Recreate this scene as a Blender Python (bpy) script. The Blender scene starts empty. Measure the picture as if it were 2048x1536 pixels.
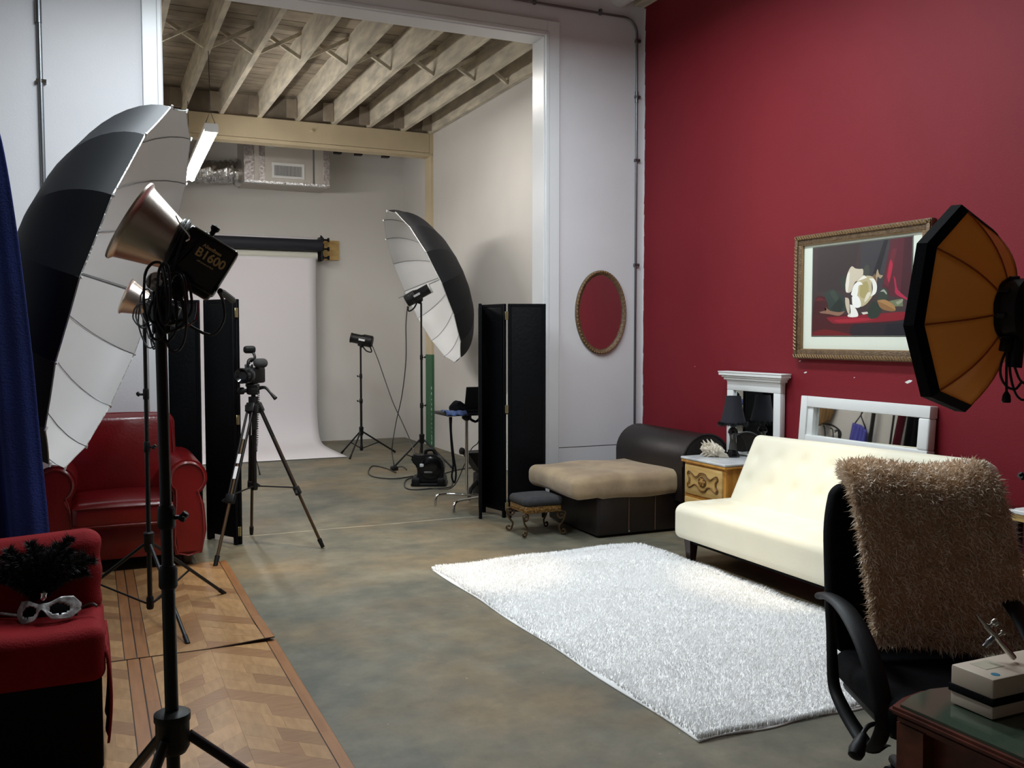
import bpy, bmesh, math, random
import numpy as np
from mathutils import Vector, Matrix
random.seed(7); RNG = np.random.default_rng(7)
PI = math.pi
S = bpy.context.scene
COL = S.collection

# ------------------------------------------------------------------ camera
cd = bpy.data.cameras.new('camera'); cam = bpy.data.objects.new('camera', cd); COL.objects.link(cam)
cd.sensor_width = 36.0; cd.lens = 36.0 * 1863.0 / 2048.0; cd.clip_start = 0.05; cd.clip_end = 60
cam.location = (0, 0, 1.55)
cam.rotation_euler = (math.radians(90 - 2.96), 0, math.radians(-24.372))
S.camera = cam

# ------------------------------------------------------------------ light and exposure
S.view_settings.view_transform = 'Standard'; S.view_settings.look = 'None'
S.view_settings.exposure = 0.0; S.view_settings.gamma = 1.0; S.view_settings.use_curve_mapping = False
try: S.cycles.use_denoising = True
except Exception: pass
S.cycles.max_bounces = 8; S.cycles.diffuse_bounces = 5; S.cycles.sample_clamp_indirect = 6
W = bpy.data.worlds.new('world'); S.world = W; W.use_nodes = True
W.node_tree.nodes['Background'].inputs[0].default_value = (0.75, 0.85, 1.0, 1); W.node_tree.nodes['Background'].inputs[1].default_value = 0.05

def area(name, loc, rot, sx, sy, power, color):
    l = bpy.data.lights.new(name, 'AREA'); l.shape = 'RECTANGLE'; l.size = sx; l.size_y = sy
    l.energy = power; l.color = color
    o = bpy.data.objects.new(name, l); o.location = loc; o.rotation_euler = rot; COL.objects.link(o); return o
def spot(name, loc, target, power, color, ang, blend, rad=0.03):
    l = bpy.data.lights.new(name, 'SPOT'); l.energy = power; l.color = color; l.spot_size = math.radians(ang)
    l.spot_blend = blend; l.shadow_soft_size = rad
    o = bpy.data.objects.new(name, l); o.location = loc
    d = Vector(target) - Vector(loc); o.rotation_euler = d.to_track_quat('-Z', 'Y').to_euler(); COL.objects.link(o); return o
COOL = (0.85, 0.945, 1.0); NEUT = (1.0, 0.95, 0.89); WARM = (1.0, 0.80, 0.52)
# fluorescent strips hanging in the front room (above the picture), fixtures built further down
area('strip_light_glow', (0.55, 5.1, 4.16), (0, 0, 0), 0.25, 2.4, 125, COOL)
area('strip_light_glow', (2.9, 4.9, 4.16), (0, 0, 0), 0.25, 2.4, 110, COOL)
# fluorescent strips of the back studio, hidden above the opening
area('strip_light_glow', (2.9, 9.2, 4.18), (0, 0, 0), 0.2, 1.2, 44, NEUT)
# warm track spots
spot('track_spot_glow', (3.0, 4.6, 4.2), (2.25, 5.62, 0), 320, WARM, 21, 0.9)
spot('track_spot_glow', (3.1, 4.0, 4.2), (3.85, 4.5, 0.4), 330, WARM, 22, 0.9)
spot('track_spot_glow', (1.8, 5.6, 4.2), (1.6, 6.7, 0), 400, WARM, 38, 1.0)

# ------------------------------------------------------------------ helpers
def lin(c):
    return tuple(((x / 255) / 12.92 if x / 255 <= 0.04045 else ((x / 255 + 0.055) / 1.055) ** 2.4) for x in c)
def mat(name, rgb, rough=0.6, metal=0.0, noise=0.0, scale=8.0, rgb2=None, bump=0.0, bscale=60.0, spec=0.5, rand=0.0, emit=None, estr=0.0, sheen=0.0, coat=0.0, stretch=None):
    m = bpy.data.materials.new(name); m.use_nodes = True
    nt = m.node_tree; N = nt.nodes; L = nt.links; b = N['Principled BSDF']
    c1 = (*lin(rgb), 1)
    b.inputs['Base Color'].default_value = c1; b.inputs['Roughness'].default_value = rough; b.inputs['Metallic'].default_value = metal
    b.inputs['Specular IOR Level'].default_value = spec
    if sheen: b.inputs['Sheen Weight'].default_value = sheen
    if coat: b.inputs['Coat Weight'].default_value = coat; b.inputs['Coat Roughness'].default_value = 0.15
    if emit: b.inputs['Emission Color'].default_value = (*emit, 1); b.inputs['Emission Strength'].default_value = estr
    col = None
    if rgb2 is not None or noise or bump:
        tc = N.new('ShaderNodeTexCoord'); vec = tc.outputs['Object']
        if stretch:
            mp = N.new('ShaderNodeMapping'); mp.inputs['Scale'].default_value = stretch; L.new(vec, mp.inputs['Vector']); vec = mp.outputs['Vector']
    if rgb2 is not None or noise:
        nz = N.new('ShaderNodeTexNoise'); nz.inputs['Scale'].default_value = scale; nz.inputs['Detail'].default_value = 5; L.new(vec, nz.inputs['Vector'])
        r = N.new('ShaderNodeValToRGB'); L.new(nz.outputs['Fac'], r.inputs['Fac'])
        c2 = (*lin(rgb2), 1) if rgb2 is not None else tuple([x * (1 - noise) for x in c1[:3]] + [1])
        r.color_ramp.elements[0].position = 0.35; r.color_ramp.elements[1].position = 0.65
        r.color_ramp.elements[0].color = c2; r.color_ramp.elements[1].color = c1
        col = r.outputs['Color']
    if rand:
        oi = N.new('ShaderNodeObjectInfo'); hs = N.new('ShaderNodeHueSaturation')
        mr = N.new('ShaderNodeMapRange'); mr.inputs['To Min'].default_value = 1 - rand; mr.inputs['To Max'].default_value = 1 + rand
        L.new(oi.outputs['Random'], mr.inputs['Value']); L.new(mr.outputs['Result'], hs.inputs['Value'])
        if col: L.new(col, hs.inputs['Color'])
        else: hs.inputs['Color'].default_value = c1
        col = hs.outputs['Color']
    if col: L.new(col, b.inputs['Base Color'])
    if bump:
        n2 = N.new('ShaderNodeTexNoise'); n2.inputs['Scale'].default_value = bscale; n2.inputs['Detail'].default_value = 4; L.new(vec, n2.inputs['Vector'])
        bp = N.new('ShaderNodeBump'); bp.inputs['Strength'].default_value = bump; bp.inputs['Distance'].default_value = 0.01
        L.new(n2.outputs['Fac'], bp.inputs['Height']); L.new(bp.outputs['Normal'], b.inputs['Normal'])
    return m
def paintmat(name, rough=0.5):
    m = bpy.data.materials.new(name); m.use_nodes = True; N = m.node_tree.nodes
    a = N.new('ShaderNodeAttribute'); a.attribute_name = 'Col'; b = N['Principled BSDF']; b.inputs['Roughness'].default_value = rough
    m.node_tree.links.new(a.outputs['Color'], b.inputs['Base Color']); return m

def B(): return bmesh.new()
def box(bm, lo, hi, M=None):
    vs = [bm.verts.new((x, y, z)) for x in (lo[0], hi[0]) for y in (lo[1], hi[1]) for z in (lo[2], hi[2])]
    for f in ((0, 1, 3, 2), (4, 6, 7, 5), (0, 4, 5, 1), (2, 3, 7, 6), (0, 2, 6, 4), (1, 5, 7, 3)): bm.faces.new([vs[i] for i in f])
    if M is not None: bmesh.ops.transform(bm, matrix=M, verts=vs)
    return vs
def rb(bm, lo, hi, r=0.01, seg=2, M=None):
    t = B(); vs = box(t, lo, hi)
    bmesh.ops.recalc_face_normals(t, faces=t.faces[:])
    bmesh.ops.bevel(t, geom=t.edges[:], offset=r, segments=seg, affect='EDGES', profile=0.5)
    if M is not None: bmesh.ops.transform(t, matrix=M, verts=t.verts[:])
    me = bpy.data.meshes.new('t'); t.to_mesh(me); t.free(); bm.from_mesh(me); bpy.data.meshes.remove(me)
def frame(d):
    d = Vector(d).normalized(); a = Vector((0, 0, 1)) if abs(d.z) < 0.95 else Vector((1, 0, 0))
    x = a.cross(d).normalized(); y = d.cross(x); return x, y, d
def cyl(bm, p0, p1, r0, r1=None, n=16, cap=True):
    r1 = r0 if r1 is None else r1; p0 = Vector(p0); p1 = Vector(p1); x, y, d = frame(p1 - p0)
    A = [bm.verts.new(p0 + (x * math.cos(2 * PI * i / n) + y * math.sin(2 * PI * i / n)) * r0) for i in range(n)]
    C = [bm.verts.new(p1 + (x * math.cos(2 * PI * i / n) + y * math.sin(2 * PI * i / n)) * r1) for i in range(n)]
    for i in range(n): bm.faces.new((A[i], A[(i + 1) % n], C[(i + 1) % n], C[i]))
    if cap: bm.faces.new(A[::-1]); bm.faces.new(C)
def lathe(bm, o, axis, prof, n=24, cap0=True, cap1=True):
    o = Vector(o); x, y, d = frame(axis); rings = []
    for r, h in prof:
        rings.append([bm.verts.new(o + d * h + (x * math.cos(2 * PI * i / n) + y * math.sin(2 * PI * i / n)) * r) for i in range(n)])
    for a, b in zip(rings, rings[1:]):
        for i in range(n): bm.faces.new((a[i], a[(i + 1) % n], b[(i + 1) % n], b[i]))
    if cap0: bm.faces.new(rings[0][::-1])
    if cap1: bm.faces.new(rings[-1])
def catmull(P, k=6):
    P = [Vector(p) for p in P]; out = []
    for i in range(len(P) - 1):
        a = P[max(i - 1, 0)]; b = P[i]; c = P[i + 1]; d = P[min(i + 2, len(P) - 1)]
        for j in range(k):
            t = j / k
            out.append(0.5 * ((2 * b) + (c - a) * t + (2 * a - 5 * b + 4 * c - d) * t * t + (3 * b - a - 3 * c + d) * t ** 3))
    out.append(P[-1]); return out
def tube(bm, P, r, n=8, k=0, cap=True):
    P = catmull(P, k) if k else [Vector(p) for p in P]
    rr = r if isinstance(r, (list, tuple)) else [r] * len(P)
    if len(rr) != len(P): rr = [np.interp(i / (len(P) - 1), np.linspace(0, 1, len(rr)), rr) for i in range(len(P))]
    rings = []; x = None
    for i, p in enumerate(P):
        t = (P[min(i + 1, len(P) - 1)] - P[max(i - 1, 0)])
        t = t.normalized() if t.length > 1e-9 else Vector((0, 0, 1))
        if x is None: x = frame(t)[0]
        x = (x - t * x.dot(t)); x = x.normalized() if x.length > 1e-6 else frame(t)[0]
        y = t.cross(x)
        rings.append([bm.verts.new(p + (x * math.cos(2 * PI * j / n) + y * math.sin(2 * PI * j / n)) * rr[i]) for j in range(n)])
    for a, b in zip(rings, rings[1:]):
        for i in range(n): bm.faces.new((a[i], a[(i + 1) % n], b[(i + 1) % n], b[i]))
    if cap: bm.faces.new(rings[0][::-1]); bm.faces.new(rings[-1])
def grid(bm, fn, nu, nv, closeu=False):
    vs = [[bm.verts.new(fn(i / nu, j / nv)) for j in range(nv + 1)] for i in range(nu if closeu else nu + 1)]
    m = len(vs)
    for i in range(nu):
        for j in range(nv):
            bm.faces.new((vs[i][j], vs[(i + 1) % m][j], vs[(i + 1) % m][j + 1], vs[i][j + 1]))
    return vs
def prism(bm, pts, ext):
    ext = Vector(ext); a = [bm.verts.new(p) for p in pts]; b = [bm.verts.new(Vector(p) + ext) for p in pts]; n = len(a)
    bm.faces.new(a[::-1]); bm.faces.new(b)
    for i in range(n): bm.faces.new((a[i], a[(i + 1) % n], b[(i + 1) % n], b[i]))
def cushion(bm, lo, hi, r, n=(12, 12, 6), fn=None, M=None):
    """rounded soft box; fn(p, q) may move a point (q in -1..1)"""
    lo = Vector(lo); hi = Vector(hi); c = (lo + hi) / 2; h = (hi - lo) / 2
    t = B(); key = {}
    def par(i, m):
        s = i / m * 2 - 1; return s
    def vert(q):
        k = tuple(round(a, 5) for a in q)
        if k in key: return key[k]
        p = Vector((q[0] * h.x, q[1] * h.y, q[2] * h.z)); core = Vector((max(-h.x + r, min(h.x - r, p.x)), max(-h.y + r, min(h.y - r, p.y)), max(-h.z + r, min(h.z - r, p.z))))
        d = p - core
        if d.length > 1e-9: p = core + d.normalized() * r if max(abs(q[0]), abs(q[1]), abs(q[2])) > 0.999 else p
        p = p + c
        if fn: p = fn(p, q)
        v = t.verts.new(p); key[k] = v; return v
    def ax(m, hh):
        # more rows near the edges
        e = min(0.45, r / hh) if hh > 0 else 0.3
        a = [-1 + e * (1 - math.cos(i / 4 * PI / 2)) * 0 + 2 * 0 for i in range(0)]
        pts = [-1, -1 + e * 0.25, -1 + e * 0.55, -1 + e * 0.8]
        pts += [(-1 + e) + (2 - 2 * e) * i / m for i in range(m + 1)]
        pts += [1 - e * 0.8, 1 - e * 0.55, 1 - e * 0.25, 1]
        return pts
    AX = [ax(n[0], h.x), ax(n[1], h.y), ax(n[2], h.z)]
    for a in range(3):
        b_, c_ = (a + 1) % 3, (a + 2) % 3
        for s in (-1, 1):
            for i in range(len(AX[b_]) - 1):
                for j in range(len(AX[c_]) - 1):
                    qs = []
                    for (ii, jj) in ((i, j), (i + 1, j), (i + 1, j + 1), (i, j + 1)):
                        q = [0, 0, 0]; q[a] = s; q[b_] = AX[b_][ii]; q[c_] = AX[c_][jj]; qs.append(vert(q))
                    if s < 0: qs = qs[::-1]
                    try: t.faces.new(qs)
                    except ValueError: pass
    if M is not None: bmesh.ops.transform(t, matrix=M, verts=t.verts[:])
    me = bpy.data.meshes.new('t'); t.to_mesh(me); t.free(); bm.from_mesh(me); bpy.data.meshes.remove(me)

def root_of(o):
    while o.parent: o = o.parent
    return o
def fin(o, parent, label, kind=None):
    if parent is not None: o.parent = parent
    if label: o['label'] = label
    if kind: o['kind'] = kind
    return o
def obj(name, bm, m, parent=None, smooth=True, angle=38, label=None, kind=None, recalc=True):
    if recalc: bmesh.ops.recalc_face_normals(bm, faces=bm.faces[:])
    me = bpy.data.meshes.new(name); bm.to_mesh(me); bm.free()
    if parent is not None: me.transform(Matrix.Translation(-root_of(parent).location))
    if smooth:
        me.shade_smooth(); me.set_sharp_from_angle(angle=math.radians(angle))
    for mm in (m if isinstance(m, (list, tuple)) else [m]): me.materials.append(mm)
    o = bpy.data.objects.new(name, me); COL.objects.link(o)
    return fin(o, parent, label, kind)
def thing(name, label, cat, loc, group=None):
    o = bpy.data.objects.new(name, None); COL.objects.link(o); o.location = loc; o.empty_display_size = 0.1
    o['label'] = label; o['category'] = cat
    if group: o['group'] = group
    return o
def tag(o, label, cat, group=None):
    o['label'] = label; o['category'] = cat
    if group: o['group'] = group
    return o
def struct(name, bm, m, smooth=False):
    return obj(name, bm, m, None, smooth=smooth, kind='structure')
def fur(name, base, tip, width, m, parent, mid=None, bend=None):
    """many thin blades as one mesh: base, tip (N,3); width scalar"""
    N = len(base); d = tip - base; side = np.cross(d, RNG.normal(size=(N, 3))); side /= (np.linalg.norm(side, axis=1, keepdims=True) + 1e-9)
    w = side * width * 0.5; L0 = np.array(root_of(parent).location)
    mid = base * 0.5 + tip * 0.5 + (bend if bend is not None else 0)
    V = np.stack([base - w, base + w, mid + w * 0.8, mid - w * 0.8, tip], 1).reshape(-1, 3) - L0
    i = np.arange(N) * 5
    tris = np.stack([i, i + 1, i + 2, i, i + 2, i + 3, i + 3, i + 2, i + 4], 1).reshape(-1)
    me = bpy.data.meshes.new(name); me.vertices.add(len(V)); me.vertices.foreach_set('co', V.astype(np.float32).ravel())
    me.loops.add(len(tris)); me.loops.foreach_set('vertex_index', tris.astype(np.int32))
    me.polygons.add(len(tris) // 3); me.polygons.foreach_set('loop_start', (np.arange(len(tris) // 3) * 3).astype(np.int32))
    me.update(calc_edges=True); me.materials.append(m)
    o = bpy.data.objects.new(name, me); COL.objects.link(o); o.parent = parent; o['kind'] = 'stuff'; return o
def text(name, s, size, M, m, parent, ext=0.0005, sx=1.0):
    c = bpy.data.curves.new(name, 'FONT'); c.body = s; c.size = size; c.extrude = ext; c.offset = size * 0.025; c.align_x = 'CENTER'; c.align_y = 'CENTER'
    t = bpy.data.objects.new('tmp', c); COL.objects.link(t)
    dg = bpy.context.evaluated_depsgraph_get(); me = bpy.data.meshes.new_from_object(t.evaluated_get(dg))
    bpy.data.objects.remove(t); bpy.data.curves.remove(c)
    me.name = name
    me.transform(Matrix.Translation(-root_of(parent).location) @ M @ Matrix.Diagonal((sx, 1, 1, 1))); me.materials.append(m)
    o = bpy.data.objects.new(name, me); COL.objects.link(o); o.parent = parent; return o
def basis(o, x, y, z):
    return Matrix(((x[0], y[0], z[0], o[0]), (x[1], y[1], z[1], o[1]), (x[2], y[2], z[2], o[2]), (0, 0, 0, 1)))

# ------------------------------------------------------------------ materials
M_ = {}
M_['white_wall'] = mat('white_wall', (212, 210, 212), 0.7, noise=0.05, scale=1.5, bump=0.08, bscale=90)
M_['studio_wall'] = mat('studio_wall', (206, 203, 198), 0.75, noise=0.05, scale=1.2, bump=0.08, bscale=90)
M_['trim'] = mat('trim', (218, 219, 220), 0.35, noise=0.03, scale=3)
M_['red_wall'] = mat('red_wall', (121, 22, 34), 0.65, noise=0.12, scale=1.1, bump=0.1, bscale=110, spec=0.3)
M_['dark_wall'] = mat('dark_wall', (150, 136, 124), 0.8)
M_['joist'] = mat('joist', (216, 206, 184), 0.8, rgb2=(176, 169, 154), scale=3.0, bump=0.3, bscale=25, stretch=(4, 1, 4))
M_['deck'] = mat('deck', (165, 152, 134), 0.85, rgb2=(135, 124, 110), scale=4.0, bump=0.3, bscale=25, rand=0.12)
M_['beam'] = mat('beam', (206, 190, 158), 0.75, noise=0.12, scale=2.5, bump=0.2, bscale=20)
M_['green'] = mat('green_paint', (52, 104, 70), 0.6, noise=0.2, scale=5)
M_['black_plastic'] = mat('black_plastic', (9, 9, 11), 0.5, bump=0.05, bscale=200, spec=0.3)
M_['black_metal'] = mat('black_metal', (10, 10, 11), 0.4, 0.1, spec=0.4)
M_['black_gloss'] = mat('black_gloss', (8, 8, 12), 0.18)
M_['black_fabric'] = mat('black_fabric', (10, 10, 14), 0.9, noise=0.3, scale=30, bump=0.3, bscale=250, spec=0.15)
M_['umb_black'] = mat('umbrella_black', (10, 12, 17), 0.62, spec=0.3, noise=0.2, scale=10)
M_['umb_white'] = mat('umbrella_white', (226, 226, 226), 0.5, noise=0.02, scale=6)
M_['silver_hem'] = mat('silver_hem', (200, 200, 195), 0.35, 0.8, bump=1.0, bscale=60)
M_['chrome'] = mat('chrome', (205, 205, 205), 0.12, 1.0)
M_['steel'] = mat('brushed_steel', (190, 186, 178), 0.25, 1.0, bump=0.05, bscale=150)
M_['grey_steel'] = mat('grey_steel', (120, 122, 125), 0.35, 0.9)
M_['reflector'] = mat('reflector_metal', (222, 210, 200), 0.34, 1.0, bump=0.03, bscale=80)
M_['cable'] = mat('cable_black', (16, 16, 18), 0.5)
M_['cable_grey'] = mat('cable_grey', (40, 40, 40), 0.55)
M_['screen'] = mat('screen_leather', (5, 6, 9), 0.6, spec=0.12, noise=0.35, scale=6, bump=0.25, bscale=40)
M_['brass'] = mat('brass', (176, 160, 120), 0.35, 0.9)
M_['red_leather'] = mat('red_leather', (112, 12, 16), 0.28, noise=0.25, scale=4, bump=0.15, bscale=60, coat=0.2)
M_['red_fabric'] = mat('red_fabric', (118, 8, 16), 0.85, noise=0.15, scale=10, bump=0.3, bscale=150, spec=0.2)
M_['dark_leather'] = mat('dark_leather', (28, 19, 17), 0.42, noise=0.3, scale=6, bump=0.2, bscale=90)
M_['stitch'] = mat('stitch', (96, 66, 50), 0.7)
M_['suede'] = mat('tan_suede', (166, 144, 112), 0.9, rgb2=(140, 118, 92), scale=5, bump=0.25, bscale=40, sheen=0.3)
M_['cream'] = mat('cream_leather', (236, 230, 208), 0.45, noise=0.03, scale=6, bump=0.06, bscale=120)
M_['dark_wood'] = mat('dark_wood', (40, 22, 18), 0.35, noise=0.3, scale=10)
M_['honey'] = mat('honey_wood', (206, 150, 70), 0.4, rgb2=(176, 118, 48), scale=6, stretch=(3, 3, 0.6))
M_['pale_drawer'] = mat('pale_drawer', (205, 170, 108), 0.45, rgb2=(184, 146, 84), scale=6, stretch=(1, 0.8, 5))
M_['carve'] = mat('carving', (150, 108, 52), 0.45)
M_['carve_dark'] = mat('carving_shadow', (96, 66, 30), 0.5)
M_['marble'] = mat('marble', (206, 208, 208), 0.25, rgb2=(185, 186, 188), scale=7)
M_['shell'] = mat('shell', (218, 208, 190), 0.35, rgb2=(190, 176, 156), scale=20)
M_['glass_dark'] = mat('smoky_glass', (60, 60, 58), 0.1, spec=0.8)
M_['mirror'] = mat('mirror', (225, 228, 226), 0.015, 1.0)
M_['white_frame'] = mat('white_frame', (226, 227, 226), 0.4, noise=0.02)
M_['gold_frame'] = mat('gold_frame', (116, 92, 66), 0.45, 0.2, rgb2=(88, 68, 48), scale=40, bump=0.6, bscale=90)
M_['gold_bead'] = mat('gold_bead', (140, 110, 72), 0.4, 0.3)
M_['mat_board'] = mat('mat_board', (222, 226, 212), 0.8)
M_['canvas'] = paintmat('painting_print', 0.35)
M_['rug'] = mat('white_rug_backing', (246, 245, 243), 0.95)
M_['rug_fur'] = mat('white_rug_pile', (243, 243, 243), 0.9)
M_['blanket'] = mat('blanket_backing', (210, 176, 140), 0.9)
M_['blanket_fur'] = mat('blanket_pile', (255, 240, 222), 0.35, rgb2=(234, 210, 182), scale=14)
M_['gold_fabric'] = mat('gold_fabric', (238, 168, 60), 0.38, 0.25, noise=0.08, scale=6, bump=0.15, bscale=25)
M_['orange_fabric'] = mat('orange_fabric', (176, 84, 28), 0.5, noise=0.12, scale=6)
M_['blue_curtain'] = mat('blue_curtain', (26, 46, 120), 0.85, noise=0.3, scale=3, bump=0.3, bscale=120)
M_['blue_cloth'] = mat('blue_cloth', (58, 78, 120), 0.8, rgb2=(26, 38, 74), scale=20)
M_['paper'] = mat('white_paper', (216, 212, 216), 0.8)
M_['navy_roll'] = mat('navy_roll', (18, 20, 32), 0.7)
M_['ivory_roll'] = mat('ivory_roll', (196, 196, 184), 0.7)
M_['ply'] = mat('plywood', (200, 168, 104), 0.6, rgb2=(180, 144, 84), scale=5, stretch=(1, 1, 4))
M_['foil'] = mat('foil', (205, 205, 205), 0.22, 1.0, bump=1.0, bscale=22)
M_['duct'] = mat('duct_board', (186, 180, 172), 0.4, 0.5, noise=0.08, scale=4, bump=0.2, bscale=12)
M_['tape'] = mat('foil_tape', (186, 182, 180), 0.3, 0.7, rgb2=(150, 138, 137), scale=30, bump=0.4, bscale=30)
M_['vent_dark'] = mat('vent_dark', (96, 96, 96), 0.5)
M_['tube_light'] = mat('lit_tube', (255, 255, 255), 0.4, emit=(1.0, 0.97, 0.93), estr=100)
M_['tube_cool'] = mat('lit_tube_cool', (255, 255, 255), 0.4, emit=COOL, estr=6)
M_['enamel'] = mat('white_enamel', (210, 210, 208), 0.4)
M_['grey_fabric'] = mat('charcoal_fabric', (50, 50, 52), 0.9, noise=0.2, scale=30, bump=0.3, bscale=200)
M_['bronze'] = mat('bronze_scroll', (92, 72, 50), 0.4, 0.7, noise=0.3, scale=30)
M_['carved_gold'] = mat('carved_gold', (150, 112, 56), 0.5, 0.3, rgb2=(86, 60, 30), scale=60, bump=0.8, bscale=60)
M_['desk'] = mat('mahogany', (104, 50, 36), 0.35, rgb2=(76, 34, 24), scale=5, stretch=(1, 4, 8))
M_['beige_case'] = mat('beige_case', (206, 190, 172), 0.5)
M_['green_glass'] = mat('green_glass', (70, 84, 70), 0.08, spec=0.7)
M_['logo_blue'] = mat('logo_blue', (40, 120, 150), 0.5)
M_['gold_text'] = mat('gold_text', (226, 190, 130), 0.5, 0.1)
M_['white_mark'] = mat('white_mark', (205, 205, 210), 0.5)
M_['mask_silver'] = mat('mask_silver', (205, 205, 206), 0.35, 0.3, rgb2=(120, 118, 116), scale=25, bump=0.3, bscale=50)
M_['feather'] = mat('black_feather', (9, 9, 11), 0.6)
M_['feather_red'] = mat('dark_red_feather', (40, 8, 8), 0.7)
M_['oak'] = mat('oak_piece', (158, 122, 82), 0.40, rgb2=(142, 106, 68), scale=7, stretch=(6, 1.4, 1), rand=0.12)
M_['oak_dark'] = mat('oak_piece_dark', (134, 98, 64), 0.40, rgb2=(122, 86, 54), scale=7, stretch=(1.4, 6, 1), rand=0.1)
M_['oak_strip'] = mat('oak_strip', (140, 96, 60), 0.40, rgb2=(126, 84, 50), scale=6, stretch=(6, 0.8, 1), rand=0.06)
M_['vinyl_edge'] = mat('vinyl_edge', (40, 24, 14), 0.6)
M_['yellow'] = mat('yellow_paper', (196, 160, 70), 0.7)
M_['orange_paper'] = mat('orange_paper', (190, 110, 50), 0.7, rgb2=(210, 190, 150), scale=30)

def concrete():
    m = bpy.data.materials.new('concrete'); m.use_nodes = True; N = m.node_tree.nodes; L = m.node_tree.links; b = N['Principled BSDF']
    tc = N.new('ShaderNodeTexCoord')
    def nz(s, d=6, rough=0.6):
        n = N.new('ShaderNodeTexNoise'); n.inputs['Scale'].default_value = s; n.inputs['Detail'].default_value = d; n.inputs['Roughness'].default_value = rough
        L.new(tc.outputs['Object'], n.inputs['Vector']); return n.outputs['Fac']
    def ramp(f, p0, c0, p1, c1):
        r = N.new('ShaderNodeValToRGB'); L.new(f, r.inputs['Fac']); e = r.color_ramp.elements
        e[0].position = p0; e[0].color = (*lin(c0), 1); e[1].position = p1; e[1].color = (*lin(c1), 1); return r.outputs['Color']
    def mix(f, a, c, k='MIX'):
        x = N.new('ShaderNodeMix'); x.data_type = 'RGBA'; x.blend_type = k
        if isinstance(f, float): x.inputs[0].default_value = f
        else: L.new(f, x.inputs[0])
        L.new(a, x.inputs[6]); L.new(c, x.inputs[7]); return x.outputs[2]
    base = ramp(nz(1.6), 0.36, (82, 83, 73), 0.66, (122, 116, 98))
    brown = ramp(nz(2.3), 0.4, (116, 100, 74), 0.7, (136, 118, 88))
    msk = N.new('ShaderNodeValToRGB'); L.new(nz(0.9, 4), msk.inputs['Fac']); msk.color_ramp.elements[0].position = 0.46; msk.color_ramp.elements[1].position = 0.66
    c = mix(msk.outputs['Color'], base, brown)
    mott = ramp(nz(7, 8, 0.7), 0.3, (150, 150, 150), 0.7, (255, 255, 255))
    c = mix(0.55, c, mott, 'MULTIPLY')
    speck = N.new('ShaderNodeValToRGB'); L.new(nz(26, 3), speck.inputs['Fac']); speck.color_ramp.elements[0].position = 0.72; speck.color_ramp.elements[1].position = 0.78
    sp = ramp(nz(3), 0.0, (200, 196, 184), 1.0, (200, 196, 184))
    c2 = N.new('ShaderNodeMath'); c2.operation = 'MULTIPLY'; c2.inputs[1].default_value = 0.5; L.new(speck.outputs['Color'], c2.inputs[0])
    c = mix(c2.outputs[0], c, sp)
    L.new(c, b.inputs['Base Color'])
    rr = N.new('ShaderNodeMapRange'); rr.inputs['To Min'].default_value = 0.42; rr.inputs['To Max'].default_value = 0.72; L.new(nz(4), rr.inputs['Value']); L.new(rr.outputs[0], b.inputs['Roughness'])
    bp = N.new('ShaderNodeBump'); bp.inputs['Strength'].default_value = 0.12; bp.inputs['Distance'].default_value = 0.01; L.new(nz(30, 5), bp.inputs['Height']); L.new(bp.outputs['Normal'], b.inputs['Normal'])
    return m
M_['concrete'] = concrete()
def translucent(name, rgb, fac, rough=0.4):
    m = mat(name, rgb, rough, noise=0.08, scale=6, bump=0.12, bscale=25); N = m.node_tree.nodes; L = m.node_tree.links
    t = N.new('ShaderNodeBsdfTranslucent'); t.inputs['Color'].default_value = (*lin(rgb), 1); x = N.new('ShaderNodeMixShader'); x.inputs[0].default_value = fac
    L.new(N['Principled BSDF'].outputs[0], x.inputs[1]); L.new(t.outputs[0], x.inputs[2]); L.new(x.outputs[0], N['Material Output'].inputs['Surface']); return m
M_['gold_fabric'] = translucent('gold_fabric', (246, 192, 104), 0.24)
M_['diffuser'] = translucent('diffuser', (240, 240, 240), 0.6)

# ------------------------------------------------------------------ the room
bm = B(); box(bm, (-3.4, -2.7, -0.12), (4.9, 13.8, 0)); fl_ = struct('floor', bm, M_['concrete'])
bm = B(); grid(bm, lambda u, v: (0.6 + 2.9 * u, 7.345 + 0.006 * math.sin(u * 20) + 0.018 * v, 0.0006 + 0.0012 * math.sin(v * PI)), 40, 3); obj('joint_filler', bm, mat('joint_filler', (168, 160, 140), 0.7, rgb2=(120, 116, 104), scale=5), fl_)
bm = B(); box(bm, (4.67, -2.7, 0), (4.87, 7.5, 4.95)); wr = struct('wall_right', bm, M_['red_wall'])
# bare plaster chips and the unpainted ragged edge along the corner
for i, (y, z, a) in enumerate(((5.21, 1.287, 0.017), (4.285, 1.262, 0.03), (4.74, 1.27, 0.007), (5.27, 1.368, 0.012), (6.55, 1.29, 0.006))):
    bm = B(); prism(bm, [(4.67, y - a, z + a * 0.35), (4.67, y - a * 0.2, z + a * 0.42), (4.67, y + a, z - a * 0.1), (4.67, y + a * 0.3, z - a * 0.4), (4.67, y - a * 0.7, z)], (-0.0015, 0, 0))
    obj('paint_chip', bm, M_['white_frame'], wr, smooth=False)
bm = B()
N_ = 46
for i in range(N_):
    z0 = 0.02 + i * 4.5 / N_; w0 = 0.01 + 0.012 * random.random(); w1 = 0.012 + 0.012 * random.random(); zz = z0 + 4.5 / N_
    prism(bm, [(4.67, 7.38, z0), (4.67, 7.38 - w0, z0), (4.67, 7.38 - w1, zz), (4.67, 7.38, zz)], (-0.0015, 0, 0))
obj('paint_edge', bm, M_['white_wall'], wr, smooth=False)
XL, XO0, XO1, ZO = -3.2, 0.512, 3.667, 4.162
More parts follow.
